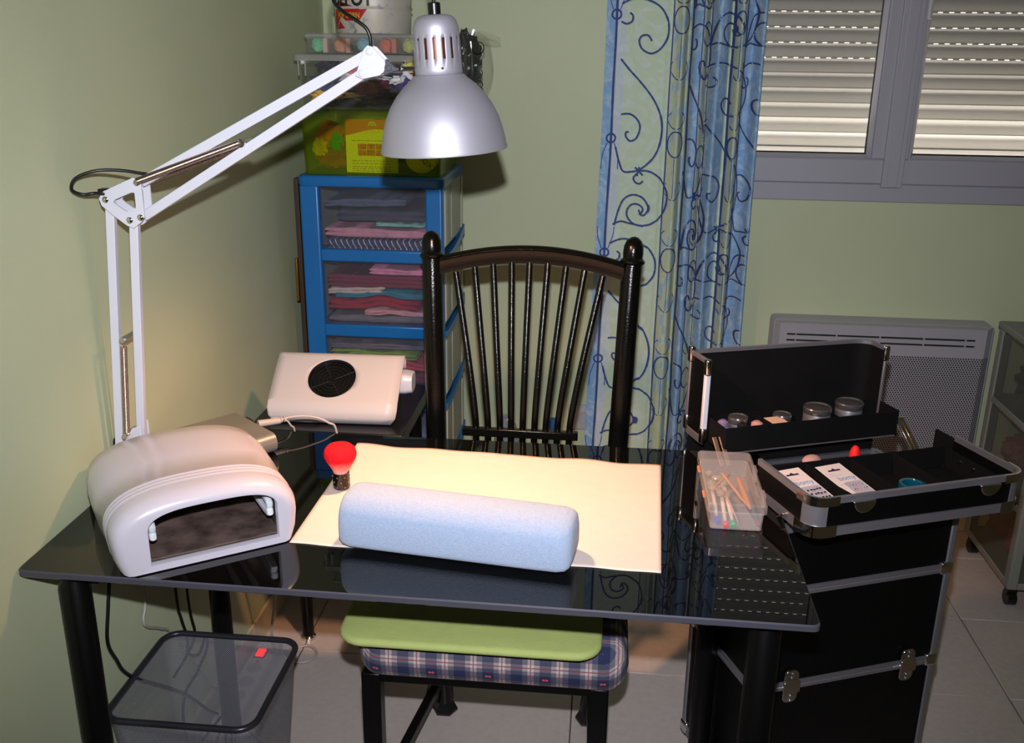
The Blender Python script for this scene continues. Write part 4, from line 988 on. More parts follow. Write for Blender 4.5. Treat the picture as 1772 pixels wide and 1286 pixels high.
# clear storage box
CLR = clear('clear_box_plastic', (.98,.98,.98), (.75,.76,.74), .014, .12, .04)
cbx = thing('clear_storage_box', 'clear plastic box crammed with dark and ochre fabric scraps, above the lime box', 'box', (.262, 1.46, 1.353))
hollow(-.184, .176, -.150, .150, .001, .128, .002, .012, taper=.004).build('tub', CLR, cbx, local=True, smooth=30)
lidm(-.196, .190, -.164, .160, .122, .138, .003, .016).build('lid', mat('milky_lid', (.66,.66,.63), .3) if False else clear('milky_lid', (.9,.9,.9), (.72,.72,.70), .45, .2, .04), cbx, local=True, smooth=30)
for x in (-.186, -.168):
    MB().box((x, -.157, .085), (x+.004, -.150, .124)).build('lid_clip', clear('milky_lid', (.8,.8,.8), (.7,.7,.67), .7), cbx, local=True)
BG = 'fabric scraps inside the clear box'; BZ = 1.358
for cx1, cz1, r, sq, sd_, col, lb in (
    (.150, .100, .026, (1.2,.8,.7), 1, (.16,.15,.20), 'dark plum scrap at the upper left'), (.205, .097, .024, (1.5,.8,.7), 2, (.80,.42,.38), 'salmon striped scrap at the top'),
    (.300, .100, .024, (1.5,.8,.7), 3, (.18,.20,.30), 'navy scrap at the top middle'), (.135, .060, .030, (1.1,.8,.7), 4, (.22,.24,.33), 'blue grey scrap at the left'),
    (.360, .105, .022, (1.2,.8,.7), 5, (.86,.68,.36), 'ochre yellow scrap at the top right'), (.400, .090, .026, (1.1,.8,.9), 6, (.42,.12,.20), 'wine red scrap at the right'),
    (.220, .075, .028, (1.9,.7,.35), 7, (.72,.72,.74), 'pale grey folded scrap'), (.340, .070, .026, (1.2,.8,.6), 8, (.78,.77,.76), 'white scrap in the middle right'),
    (.260, .050, .028, (1.3,.8,.6), 9, (.34,.08,.14), 'crimson scrap in the centre'), (.355, .046, .030, (1.1,.8,.8), 10, (.24,.17,.38), 'violet scrap'),
    (.410, .050, .028, (1.0,.8,.9), 11, (.10,.33,.36), 'teal scrap at the lower right'), (.300, .030, .034, (2.0,.8,.5), 12, (.20,.21,.24), 'charcoal scrap along the middle'),
    (.130, .026, .024, (1.3,.8,.75), 13, (.82,.55,.22), 'ochre scrap at the lower left'), (.250, .026, .026, (2.1,.8,.5), 14, (.80,.58,.30), 'long ochre scrap in front'),
    (.190, .012, .022, (2.8,.7,.45), 15, (.10,.11,.14), 'black scrap along the bottom left'), (.330, .013, .022, (2.8,.7,.5), 16, (.13,.14,.18), 'slate scrap along the bottom right'), (.405, .018, .02, (1.4,.8,.6), 17, (.80,.50,.22), 'orange scrap at the bottom right')):
    blob((cx1, 1.353+.009*(sd_ % 3), BZ+cz1), r*1.12, sq, sd_*1.7, tuple(min(1, c*1.35) for c in col), lb+' inside the clear box', 'fabric_scrap', 'fabric', BG, nz=.8)
blob((.262, 1.50, BZ+.055), .05, (3.1,1.3,1.0), 3, (.13,.13,.17), 'mass of dark scraps at the back of the clear box', 'fabric_scrap', 'fabric', BG, nz=.2)
# bead organiser
orx = thing('bead_organiser', 'flat milky compartment box of pastel beads on top of the clear box', 'box', (.275, 1.42, 1.491))
hollow(-.178, .178, -.105, .10, .001, .044, .002, .006).build('tray', clear('organiser_plastic', (.97,.97,.97), (.72,.71,.70), .09, .2, .04), orx, local=True, smooth=30)
lidm(-.182, .182, -.108, .104, .042, .050, .002, .008).build('lid', clear('milky_lid', (.8,.8,.8), (.7,.7,.67), .7), orx, local=True, smooth=30)
for i in range(1, 6): MB().box((-.178+.0593*i-.001, -.103, .003), (-.178+.0593*i+.001, .098, .042)).build('divider', clear('organiser_plastic', (.8,.8,.8), (.7,.7,.7), .3), orx, local=True)
for i, (col, nm) in enumerate((((.45,.85,.62), 'mint green'), ((.88,.58,.42), 'apricot'), ((.50,.75,.80), 'aqua'), ((.90,.45,.32), 'orange'), ((.78,.80,.45), 'pale lime'), ((.80,.55,.80), 'lilac'))):
    x = .275-.178+.0593*(i+.5)
    blob((x-.008, 1.350, 1.513), .0175, (.95,.9,1.05), i, col, '%s bead heap in its compartment of the organiser' % nm, 'bead_heap', 'beads', 'bead heaps in the organiser', nz=.2)
    solo(MB().box((x+.012, 1.322, 1.4945), (x+.024, 1.36, 1.53)), 'card_slip', mat('card_%d' % i, ((.85,.72,.62), (.80,.60,.48), (.75,.78,.78), (.80,.45,.35), (.80,.72,.60), (.75,.65,.68))[i], .7), 'small coloured card beside the %s beads in the organiser' % nm, 'card', 'cards in the organiser', bevel=.002)
# metal bucket
bk_ = thing('metal_bucket', 'weathered metal popcorn bucket with red and black print on top of the boxes', 'bucket', (.253, 1.405, 1.5415))
def bmat():
    m = mat('weathered_zinc', (.62,.61,.58), .45, metal=.25, bump=.2, bscale=60); nt = m.node_tree; p = nt.nodes['Principled BSDF']
    n = nt.nodes.new('ShaderNodeTexNoise'); n.inputs['Scale'].default_value = 22; n.inputs['Detail'].default_value = 9; n.inputs['Roughness'].default_value = .75
    r = nt.nodes.new('ShaderNodeValToRGB'); e = r.color_ramp.elements; e[0].position = .36; e[0].color = (*lin((.45,.46,.45)), 1); e[1].position = .46; e[1].color = (*lin((.78,.77,.74)), 1); e2 = e.new(.66); e2.color = (*lin((.80,.77,.68)), 1)
    tc = nt.nodes.new('ShaderNodeTexCoord'); nt.links.new(tc.outputs['Object'], n.inputs['Vector']); nt.links.new(n.outputs['Fac'], r.inputs[0]); nt.links.new(r.outputs[0], p.inputs['Base Color']); return m
MB().lathe([(.094, 0), (.096, .003), (.1005, .12), (.105, .23), (.108, .232), (.106, .236), (.102, .232), (.0925, .004), (.05, .004)], Matrix.Identity(4), 64).build('pail', bmat(), bk_, local=True, smooth=40)
MB().lathe([(.1004, .058), (.1018, .061), (.1009, .064)], Matrix.Identity(4), 64, cap=False).build('embossed_hoop', bmat(), bk_, local=True)
def bend(cx, cz, dr=.0006):
    def f(x, z):
        a = -math.pi/2+(x+cx)/.10; zz = z+cz; r = .0962+.0045*(zz-.003)/.117+dr; return Vector((r*math.cos(a), r*math.sin(a), zz))
    return f
f = bend(-.098, 0)
def patch(poly2, name, m, dr):
    g = bend(0, 0, dr); mb = MB(); n = len(poly2); cxp = sum(p[0] for p in poly2)/n; czp = sum(p[1] for p in poly2)/n
    for i in range(n):
        a, b_ = poly2[i], poly2[(i+1) % n]
        K = 6
        for s in range(K):
            for t in range(K):
                def q(u, v): return (cxp+(a[0]+(b_[0]-a[0])*v-cxp)*u, czp+(a[1]+(b_[1]-a[1])*v-czp)*u)
                mb.add([g(*q(s/K, t/K)), g(*q((s+1)/K, t/K)), g(*q((s+1)/K, (t+1)/K)), g(*q(s/K, (t+1)/K))], [(0,1,2,3)])
    return mb.build(name, m, bk_, local=True)
RED = mat('red_print', (.66,.05,.08), .4)
patch([(-.114,.034), (-.100,.056), (-.085,.078), (-.048,.070), (-.012,.058), (-.016,.030), (-.055,.030), (-.072,.040), (-.088,.034), (-.106,.008)], 'red_ribbon_print', RED, .0006)
patch([(-.098,.010), (-.080,.030), (-.060,.012)], 'red_star_print', RED, .0006)
patch([(-.020,.056), (.008, .058), (-.014,.030)], 'red_ribbon_print', RED, .0006)
text_mb('DEPOT', .046, lambda x, y: bend(-.104, .066, .0012)(x*.86, y), .035).build('lettering_print', mat('black_print', (.05,.05,.05), .5), bk_, local=True)
text_mb('POP CORN', .018, lambda x, y: bend(-.086, .037, .0013)(x*.82, y), .03).build('lettering_print', mat('ochre_print', (.72,.62,.15), .5), bk_, local=True)

# bag with black lace
bg = thing('lace_bag', 'clear plastic bag of black lace hanging over the right side of the boxes', 'bag', (.50, 1.43, 1.385))
LACE = mat('black_lace', (.03,.03,.03), .25, bump=1, bscale=90)
lc = MB().ball((.492, 1.43, 1.475), .062, 44, 30, (.60,.6,1.15), .4, 12, 4); lcb = lc.build('black_lace', LACE, bg, smooth=60)
lr = MB()
for i in range(16):
    random.seed(i); c = Vector((.515+random.uniform(-.012,.014), 1.40+random.uniform(-.01,.01), 1.405+i*.007)); r = random.uniform(.009,.017); ax_ = random.uniform(0, 3)
    lr.tube([c+Vector((r*math.cos(t*math.pi/8), r*.5*math.sin(t*math.pi/8+ax_), r*math.sin(t*math.pi/8))) for t in range(16)], .0014, 5, closed=True)
lr.build('lace_loops', LACE, bg, smooth=60)
CELLO = clear('bag_film', (.97,.97,.96), (.75,.78,.70), .05, .06, .06)
sh_ = MB(); Ls = []
for z, hx, cx2 in ((1.385,.030,.500), (1.40,.046,.502), (1.43,.056,.504), (1.46,.060,.504), (1.50,.056,.503), (1.525,.050,.502), (1.540,.046,.498), (1.548,.036,.49)):
    Ls.append([Vector((cx2+(hx+.004*noise.noise(Vector((a*.9, z*30, 0))))*math.cos(a*math.pi/14), 1.43+(.045+.006*noise.noise(Vector((a*.8, z*25, 2))))*math.sin(a*math.pi/14), z+.004*noise.noise(Vector((a, z*9, 5))))) for a in range(28)])
sh_.loft(Ls).build('plastic_film', CELLO, bg, smooth=50)
fp = MB().loft([[Vector((x, y, z)) for x, y, z in pts_] for pts_ in ([(.42, 1.40, 1.556), (.42, 1.46, 1.556), (.42, 1.46, 1.550), (.42, 1.40, 1.550)], [(.50, 1.39, 1.558), (.50, 1.46, 1.557), (.50, 1.46, 1.546), (.50, 1.39, 1.545)], [(.55, 1.40, 1.548), (.55, 1.46, 1.546), (.55, 1.46, 1.530), (.55, 1.40, 1.528)], [(.580, 1.42, 1.536), (.580, 1.44, 1.536), (.580, 1.44, 1.526), (.580, 1.42, 1.526)])])
fp.build('bag_flap', CELLO, bg, smooth=50)

# ================================================================== RADIATOR
rad = thing('electric_radiator', 'off-white perforated electric panel radiator on the back wall under the window', 'radiator', (1.73, 1.75, .26))
def perf():
    m = bpy.data.materials.new('perforated_metal'); m.use_nodes = True; nt = m.node_tree; p = nt.nodes['Principled BSDF']; p.inputs['Roughness'].default_value = .45
    tc = nt.nodes.new('ShaderNodeTexCoord'); sx = nt.nodes.new('ShaderNodeSeparateXYZ'); nt.links.new(tc.outputs['Object'], sx.inputs[0])
    def M(op, a, b=None):
        n = nt.nodes.new('ShaderNodeMath'); n.operation = op
        for i, x in enumerate((a, b)):
            if x is None: continue
            if isinstance(x, (int, float)): n.inputs[i].default_value = x
            else: nt.links.new(x, n.inputs[i])
        return n.outputs[0]
    px, pz = .0079, .0137
    def cell(ox, oz):
        fx = M('SUBTRACT', M('FRACT', M('ADD', M('MULTIPLY', sx.outputs[0], 1/px), 100+ox)), .5); fz = M('SUBTRACT', M('FRACT', M('ADD', M('MULTIPLY', sx.outputs[2], 1/pz), 100+oz)), .5)
        fx = M('MULTIPLY', fx, px); fz = M('MULTIPLY', fz, pz)
        return M('LESS_THAN', M('ADD', M('MULTIPLY', fx, fx), M('MULTIPLY', fz, fz)), .0024**2)
    d = M('MAXIMUM', cell(0, 0), cell(.5, .5))
    mx = nt.nodes.new('ShaderNodeMixRGB'); mx.inputs[1].default_value = (*lin((.62,.61,.64)), 1); mx.inputs[2].default_value = (.012,.012,.013,1)
    nt.links.new(d, mx.inputs[0]); nt.links.new(mx.outputs[0], p.inputs['Base Color']); return m
RP = mat('radiator_white', (.66,.65,.68), .4, bump=.02)
rx0, rx1, rz0, rz1 = 1.404, 2.064, .265, .724
bdy = MB(); bdy.loft([[Vector((x, y, z)) for x, z in rrect(rx0+e, rz0+e, rx1-e, rz1-e, .014)] for y, e in ((1.818, .0), (1.752, 0), (1.748, .003))]); bdy.build('back_shell', RP, rad, smooth=40)
fm = MB(); 
# perforated grille with bevelled right and left flanks
fm.add([(rx0+.006,1.744,rz0+.01),(rx1-.045,1.728,rz0+.01),(rx1-.045,1.728,rz1-.105),(rx0+.006,1.744,rz1-.105)], [(0,1,2,3)])
gridp = MB().loft([[Vector(p) for p in ((rx0+.004,1.748,z),(rx0+.018,1.730,z),(rx1-.030,1.730,z),(rx1-.006,1.748,z))] for z in (rz0+.012, rz1-.098)], closed=False, cap0=False, cap1=False)
gridp.build('perforated_panel', perf(), rad, local=False, smooth=0)
hd = MB(); zt = rz1-.006; zb2 = rz1-.098; y = 1.728
xs_ = [rx0+.018, rx0+.046, rx1-.055, rx1-.028]
slots = [(1.446, 1.468), (1.472, 1.575), (1.580, 1.690), (1.695, 1.805), (1.810, 1.915), (1.920, 1.945)]
slots = [(a+.004, b_+.07*(a-1.446)/.5) for a, b_ in slots]; slots = [(1.444,1.470),(1.473,1.592),(1.596,1.722),(1.726,1.852),(1.856,1.975),(1.979,2.005)]
zs1 = (.680, .686); zs2 = (.661, .667)
def hb(x0, x1, z0, z1): hd.box((x0, y, z0), (x1, y+.006, z1))
hb(rx0+.018, rx1-.028, zs1[1], zt); hb(rx0+.018, rx1-.028, zs2[1], zs1[0]); hb(rx0+.018, rx1-.028, zb2, zs2[0])
for z0, z1 in (zs1, zs2):
    hb(rx0+.018, slots[0][0], z0, z1); hb(slots[-1][1], rx1-.028, z0, z1)
    for a, b_ in zip(slots[:-1], slots[1:]): hb(a[1], b_[0], z0, z1)
hd.add([(rx0+.004,1.748,zb2),(rx0+.018,1.728,zb2),(rx0+.018,1.728,zt),(rx0+.004,1.748,rz1-.003)], [(0,1,2,3)]); hd.add([(rx1-.006,1.748,zb2),(rx1-.028,1.728,zb2),(rx1-.028,1.728,zt),(rx1-.006,1.748,rz1-.003)], [(0,1,2,3)])
hd.add([(rx0+.004,1.748,rz1-.003),(rx0+.018,1.728,zt),(rx1-.028,1.728,zt),(rx1-.006,1.748,rz1-.003)], [(0,1,2,3)])
hd.build('outlet_grille', RP, rad, smooth=0)
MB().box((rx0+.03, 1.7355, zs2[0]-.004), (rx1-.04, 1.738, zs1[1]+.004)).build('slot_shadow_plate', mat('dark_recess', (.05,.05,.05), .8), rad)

# ================================================================== WALL SOCKET, BOTTLE, GLASS
sk = thing('wall_socket', 'white double wall socket low on the back wall beside the curtain', 'socket', (.81, 1.815, .34))
MB().loft([[Vector((x, yy, z)) for x, z in rrect(.775+e, .30+e, .858-e, .386-e, .006)] for yy, e in ((1.82, 0), (1.812, 0), (1.809, .003))]).build('face_plate', WPLAST, sk, smooth=40)
MB().lathe([(.021, 0), (.021, .003), (.018, .003), (.018, .0005)], Matrix.Translation((.825, 1.809, .343)) @ Matrix.Rotation(math.pi/2, 4, 'X'), 28).build('outlet_ring', mat('grey_white_plastic', (.70,.69,.70), .4), sk)
bo = thing('water_bottle', 'small clear bottle with a blue cap standing behind the chair', 'bottle', (.738, 1.70, 0))
ped = solo(MB().box((.50, 1.60, 0), (.772, 1.80, .235)), 'low_box', mat('cream_cardboard', (.78,.72,.66), .7, var=.05), 'low cream box standing on the floor behind the chair', 'box', bevel=.004)
bo.location = (.730, 1.70, .236); FR[bo.name] = Matrix.Translation((.730, 1.70, .236))
MB().lathe([(.022, 0), (.024, .004), (.024, .07), (.020, .09), (.011, .10), (.011, .108)], Matrix.Identity(4), 24).build('body', clear('bottle_plastic', (.85,.9,.88), (.6,.7,.68), .15, .05, .06), bo, local=True)
MB().lathe([(.0145, .108), (.0155, .110), (.0155, .138), (.013, .141)], Matrix.Identity(4), 20).build('cap', mat('blue_bottle_cap', (.18,.38,.62), .4), bo, local=True)
gl = solo(MB().loft([[Vector((.582+(r+.005*noise.noise(Vector((a, z*40, 0))))*math.cos(a*math.pi/10), 1.69+r*.6*math.sin(a*math.pi/10), .2365+z)) for a in range(20)] for r, z in ((.03, 0), (.042, .03), (.040, .08), (.030, .12), (.016, .14), (.022, .15))]), 'plastic_wrapper', clear('wrapper_film', (.9,.9,.92), (.75,.75,.82), .35, .06, .15), 'crumpled clear plastic wrapper on the low cream box behind the chair', 'wrapper', smooth=40)

# ================================================================== ROLLING BEAUTY CASE
CA = math.radians(21.8)
case = thing('rolling_beauty_case', 'black aluminium-framed beautician trolley case standing open at the right of the desk', 'case', (1.19, .374, 0), CA)
CW, CD = .405, .262
def fbox(name, a, b, m, bev=.003, parent=None, label=None): return MB().box(a, b).build(name, m, parent or case, local=True, bevel=bev, label=label)
for z0, z1, nm in ((.085, .353, 'lower_section'), (.367, .560, 'middle_section'), (.574, .700, 'upper_section')):
    if nm == 'upper_section': hollow(0, CW, 0, CD, z0, z1, .006, .012).build(nm, BLKFAB, case, local=True, smooth=30)
    else: MB().loft([[Vector((*p, z)) for p in rrect(0, 0, CW, CD, .012)] for z in (z0, z1)]).build(nm, BLKFAB, case, local=True, smooth=30)
def railring(z0, z1, name='aluminium_rail'):
    m = MB(); 
    m.loft([[Vector((*p, z)) for p in rrect(-e, -e, CW+e, CD+e, .014)] for e, z in ((-.001, z0), (.0035, z0+.001), (.0035, (z0+z1)/2-.002), (.002, (z0+z1)/2), (.0035, (z0+z1)/2+.002), (.0035, z1-.001), (-.001, z1))])
    return m.build(name, TRIMALU, case, local=True, smooth=30)
for z in (.076, .350, .557): railring(z, z+.019)
mk = MB().loft([[Vector((*p, z)) for p in rrect(-e, -e, CW+e, CD+e, .014)] for e, z in ((-.003, .690), (.0035, .691), (.0035, .708), (-.001, .708))]+[[Vector((*p, z)) for p in rrect(.006, .006, CW-.006, CD-.006, .010)] for z in (.708, .69)], cap0=False, cap1=False); mk.build('aluminium_rail', TRIMALU, case, local=True, smooth=30)
for x, y in ((0, 0), (CW, 0), (CW, CD), (0, CD)):
    sx_, sy_ = (1 if x == 0 else -1), (1 if y == 0 else -1)
    MB().box((min(x-sx_*.003, x+sx_*.011), min(y-sy_*.003, y+sy_*.011), .09), (max(x-sx_*.003, x+sx_*.011), max(y-sy_*.003, y+sy_*.011), .695)).build('corner_rail', TRIMALU, case, local=True, bevel=.003)
    for z in (.072, .345, .552):
        MB().box((min(x-sx_*.006, x+sx_*.022), min(y-sy_*.006, y+sy_*.022), z), (max(x-sx_*.006, x+sx_*.022), max(y-sy_*.006, y+sy_*.022), z+.028)).build('corner_cap', CHROME, case, local=True, bevel=.006, seg=3)
    MB().cyl((x+sx_*.035-.012, y+sy_*.035, .034), (x+sx_*.035+.012, y+sy_*.035, .034), .034, n=24).box((x+sx_*.035-.016, y+sy_*.035-.012, .05), (x+sx_*.035+.016, y+sy_*.035+.012, .077)).build('wheel', BLKPL, case, local=True)
def latch(x, z, y=-.0036, s=1, par=None):
    l = MB().loft([[Vector((x+a, yy, z+b_)) for a, b_ in rrect(-.0155*s, -.036*s, .0155*s, .036*s, .0125*s)] for yy in (y, y-.005)]).build('butterfly_latch', CHROME, par or case, local=True, bevel=.001)
    MB().loft([[Vector((x+a, yy, z+b_)) for a, b_ in rrect(-.018*s, -.013*s, .018*s, .013*s, .004)] for yy in (y-.005, y-.009)]).build('latch_plate', STEEL, l, local=True, bevel=.001)
    for dz in (-.03, -.02, .02, .03): MB().ball((x, y-.006, z+dz*s), .0025, 8, 6).build('latch_rivet', CHROME, l, local=True)
latch(.076, .361); latch(.337, .361)
latch(.076, .567-.30+.0, s=.0001) if False else None
# ---- cantilever front tray (open upper half)
def ushell(x0, x1, y0, y1, z0, z1, r=.030, t=.005):
    """U wall: left, front and right side with round corners, open at the back"""
    pts = [(x0, y1)]
    for i in range(9): a = math.pi+math.pi/2*i/8; pts.append((x0+r+r*math.cos(a), y0+r+r*math.sin(a)))
    for i in range(9): a = 1.5*math.pi+math.pi/2*i/8; pts.append((x1-r+r*math.cos(a), y0+r+r*math.sin(a)))
    pts.append((x1, y1)); return pts
def wallstrip(pts, z0, z1, t, cx=None, cyy=None):
    n = len(pts); C = Vector((sum(p[0] for p in pts)/n, sum(p[1] for p in pts)/n)); inn = []
    for i, p in enumerate(pts):
        a = Vector(pts[max(0, i-1)]); b_ = Vector(pts[min(n-1, i+1)]); d = (b_-a).normalized(); nn = Vector((-d.y, d.x))
        inn.append((p[0]+nn.x*t, p[1]+nn.y*t))
    m = MB(); Ls = [[Vector((*p, z0)), Vector((*p, z1)), Vector((*q, z1)), Vector((*q, z0))] for p, q in zip(pts, inn)]
    return m.loft(Ls)
tr = thing('_x', 'x', 'x') if False else None
TU = ushell(-.008, .412, -.128, .045, .755, .822)
tray = wallstrip(TU, .768, .812, .005).build('front_half_shell', BLKFAB, case, local=True, smooth=40)
wallstrip([(x, y) for x, y in ushell(-.011, .415, -.131, .045, 0, 0)], .811, .822, .007).build('top_rim', TRIMALU, tray, local=True, smooth=40)
wallstrip(ushell(-.011, .415, -.131, .045, 0, 0), .752, .769, .010).build('bottom_rim', TRIMALU, tray, local=True, smooth=40)
for sx_ in (0, 1):   # chrome corners and grey corner column
    g = [p for p in ushell(-.0105, .4145, -.1305, .045, 0, 0)]
    seg_ = g[1:10] if sx_ == 0 else g[10:19]
    wallstrip(seg_, .770, .808, .004).build('corner_column', mat('satin_grey', (.55,.54,.56), .4, metal=.6), tray, local=True, smooth=40)
    ex = g[0:1]+g[1:10]+[(.035, -.1305)] if sx_ == 0 else [(.37, -.1305)]+g[10:19]
    ex = [(-.0125, -.085)]+[(x-.001, y-.001) for x, y in g[1:10]]+[(.040, -.1315)] if sx_ == 0 else [(.368, -.1315)]+[(x+.001, y-.001) for x, y in g[10:19]]+[(.4165, -.085)]
    wallstrip(ex, .807, .8235, .003).build('chrome_corner', CHROME, tray, local=True, smooth=40)
    wallstrip(ex, .750, .7715, .003).build('chrome_corner', CHROME, tray, local=True, smooth=40)
for x in (.085, .335):   # half latches on the rim
    pl_ = [(x+.021*math.cos(math.pi+math.pi*i/12), .812+.021*math.sin(math.pi+math.pi*i/12)) for i in range(13)]
    MB().loft([[Vector((a, yy, b_)) for a, b_ in pl_] for yy in (-.1312, -.1375)]).build('half_latch', CHROME, tray, local=True, bevel=.0015)
MB().box((-.004, -.124, .757), (.408, .045, .762)).build('tray_floor', BLKLIN, tray, local=True)
MB().box((.409, .045, .756), (.413, .10, .815)).build('right_flap', BLKLIN, tray, local=True)
MB().box((.0, .050, .757), (.395, .054, .800)).build('inner_wall', BLKLIN, tray, local=True)
for x in (.090, .185, .278, .395):
    MB().box((x-.0012, -.120, .762), (x+.0012, .050, .800)).build('divider', BLKLIN, tray, local=True)
for i, y in enumerate((-.03, .005)): MB().lathe([(.005, 0), (.005, .0015), (.001, .003)], Matrix.Translation((.3936, y, .785)) @ Matrix.Rotation(-math.pi/2, 4, 'Y'), 14).build('rivet', CHROME, tray, local=True)
# ---- rear lid standing behind
LP = [(-.002, .262), (-.002, .338)]+[(.350+.045*math.sin(math.pi/2*k/8), .293+.030*math.cos(math.pi/2*k/8)) for k in range(9)]+[(.395, .262)]
LP = [(-.002, .338)]+LP[2:]
def lidz(p, z): return z-.35*(p[1]-.262)*0
lid = wallstrip(LP, .700, .934, -.0045).build('rear_shell', BLKLIN, case, local=True, smooth=40)
wallstrip([(x+(0 if x < .3 else .0008), y+.0008) for x, y in LP], .775, .928, .004).build('outer_skin', BLKFAB, lid, local=True, smooth=40)
wallstrip(LP, .930, .9375, -.006).build('edge_rail', TRIMALU, lid, local=True, smooth=40)
MB().box((-.008, .266, .775), (-.002, .338, .932)).build('side_panel', BLKFAB, lid, local=True, bevel=.001)
MB().box((-.0095, .264, .928), (-.0015, .340, .9375)).build('edge_rail', TRIMALU, lid, local=True, bevel=.002)
MB().box((-.0105, .262, .785), (.001, .2725, .915)).build('edge_rail', WHITEMET, lid, local=True, bevel=.002)
MB().box((-.0105, .332, .78), (-.0045, .342, .93)).build('edge_rail', TRIMALU, lid, local=True, bevel=.002)
MB().box((.3945, .258, .775), (.4015, .266, .925)).build('edge_rail', TRIMALU, lid, local=True, bevel=.002)
for x, y, z in ((-.012, .258, .905), (-.012, .258, .760), (-.012, .330, .912), (-.012, .330, .765), (.392, .255, .905)):
    MB().box((x, y, z), (x+.012, y+.016, z+.034)).build('corner_cap', CHROME, lid, local=True, bevel=.004, seg=3)
MB().box((-.0085, .270, .757), (-.0035, .335, .776)).build('hinge_plate', TRIMALU, lid, local=True, bevel=.003)
MB().box((.004, .270, .640), (CW-.006, .275, .80)).build('back_board', BLKLIN, case, local=True)
# raised accessory tray in front of the lid
at_ = hollow(.004, .400, .196, .268, .768, .818, .003, .004).build('raised_tray', BLKLIN, case, local=True, smooth=30)
MB().box((.004, .1955, .7655), (.400, .2675, .769)).build('tray_base', BLKFAB, at_, local=True)
MB().box((.012, .193, .7655), (.392, .1955, .7675)).build('tray_edge', TRIMALU, at_, local=True)
for x in (.115, .182, .268): MB().box((x-.001, .199, .771), (x+.001, .265, .812)).build('divider', BLKLIN, at_, local=True)
# linkage arms both sides
for x in (-.004, .010): MB().bar((x, .14, .705), (x-.004, .215, .795), .003, .009, (1,0,0)).build('linkage_arm', mat('dull_brass', (.62,.52,.45), .35, metal=.7), case, local=True, bevel=.001)
for x in (.412, .403): MB().bar((x, .205, .800), (x+.006, .115, .720), .003, .009, (1,0,0)).build('linkage_arm', CHROME, case, local=True, bevel=.001)
for x in (-.013, .416): MB().bar((x, .02, .70), (x, -.06, .765), .003, .010, (1,0,0)).build('linkage_arm', STEEL, case, local=True, bevel=.001)
def cpos(u, v, z=0): p = FR[case.name] @ Vector((u, v, z)); return p
def cthing(name, label, cat, u, v, z, group=None, rz=0): return thing(name, label, cat, tuple(cpos(u, v, z)), CA+rz, group)
# tins in the raised tray
for u, v, r, h, lb, wide in ((.058, .2445, .019, .050, 'flat silver tin, leftmost in the raised black tray of the case', 0), (.156, .242, .018, .047, 'small silver tin right behind the beige card in the raised tray', 0),
                       (.232, .236, .027, .058, 'large shiny-rimmed tin, left one of the two big tins in the raised tray', 1), (.308, .238, .027, .061, 'large silver tin, rightmost in the raised black tray of the case', 1)):
    t = cthing('cosmetic_tin', lb, 'tin', u, v, .7715)
    MB().lathe([(r*.96, 0), (r, .002), (r, h-.014), (r*.97, h-.012)], Matrix.Identity(4), 36).build('tin_body', mat('satin_tin', (.62,.61,.62), .35, metal=.7), t, local=True, smooth=30)
    MB().lathe([(r*1.0, h-.013), (r*1.05, h-.010), (r*1.05, h-.002), (r*1.0, h), (r*.9, h-.002), (r*.3, h+.0005)], Matrix.Identity(4), 36).build('tin_lid', mat('polished_tin', (.62,.61,.62), .18, metal=.85), t, local=True, smooth=30)
for u, v, r, lb, col in ((.020, .235, .012, 'lilac glass pot, leftmost in the raised tray', (.5,.42,.55)), (.082, .212, .013, 'pink round pot between the flat tin and the beige card', (.75,.55,.52)), (.050, .2115, .0115, 'dark round pot at the front left of the raised tray', (.12,.11,.12))):
    t = cthing('nail_pot', lb, 'pot', u, v, .7715)
    MB().lathe([(r*.8, 0), (r, .003), (r, .034), (r*.8, .038)], Matrix.Identity(4), 24).build('pot_body', mat('pot_%d' % int(u*1000), col, .25), t, local=True, smooth=30)
    MB().lathe([(r*.8, .038), (r*.9, .040), (r*.86, .046), (r*.4, .050)], Matrix.Identity(4), 24).build('pot_lid', mat('pot_%d' % int(u*1000), col, .25), t, local=True, smooth=30)
def cardthing(name, lb, pts, col=(.92,.86,.84), th=.0008):
    m = MB().loft([[cpos(u, v, z+d) for u, v, z in pts] for d in (0, th)]); return solo(m, name, mat('white_card' if col[0] > .9 else 'card_beige', col, .55), lb, 'card')
cardthing('beige_card', 'beige card lying in the middle of the raised black tray', [(.118,.202,.812), (.150,.202,.812), (.146,.235,.816), (.110,.235,.816)], (.86,.70,.60))
cardthing('beige_card', 'pale card under the left large tin in the raised tray', [(.202,.200,.811), (.214,.200,.811), (.212,.214,.812), (.200,.214,.812)], (.86,.74,.66))
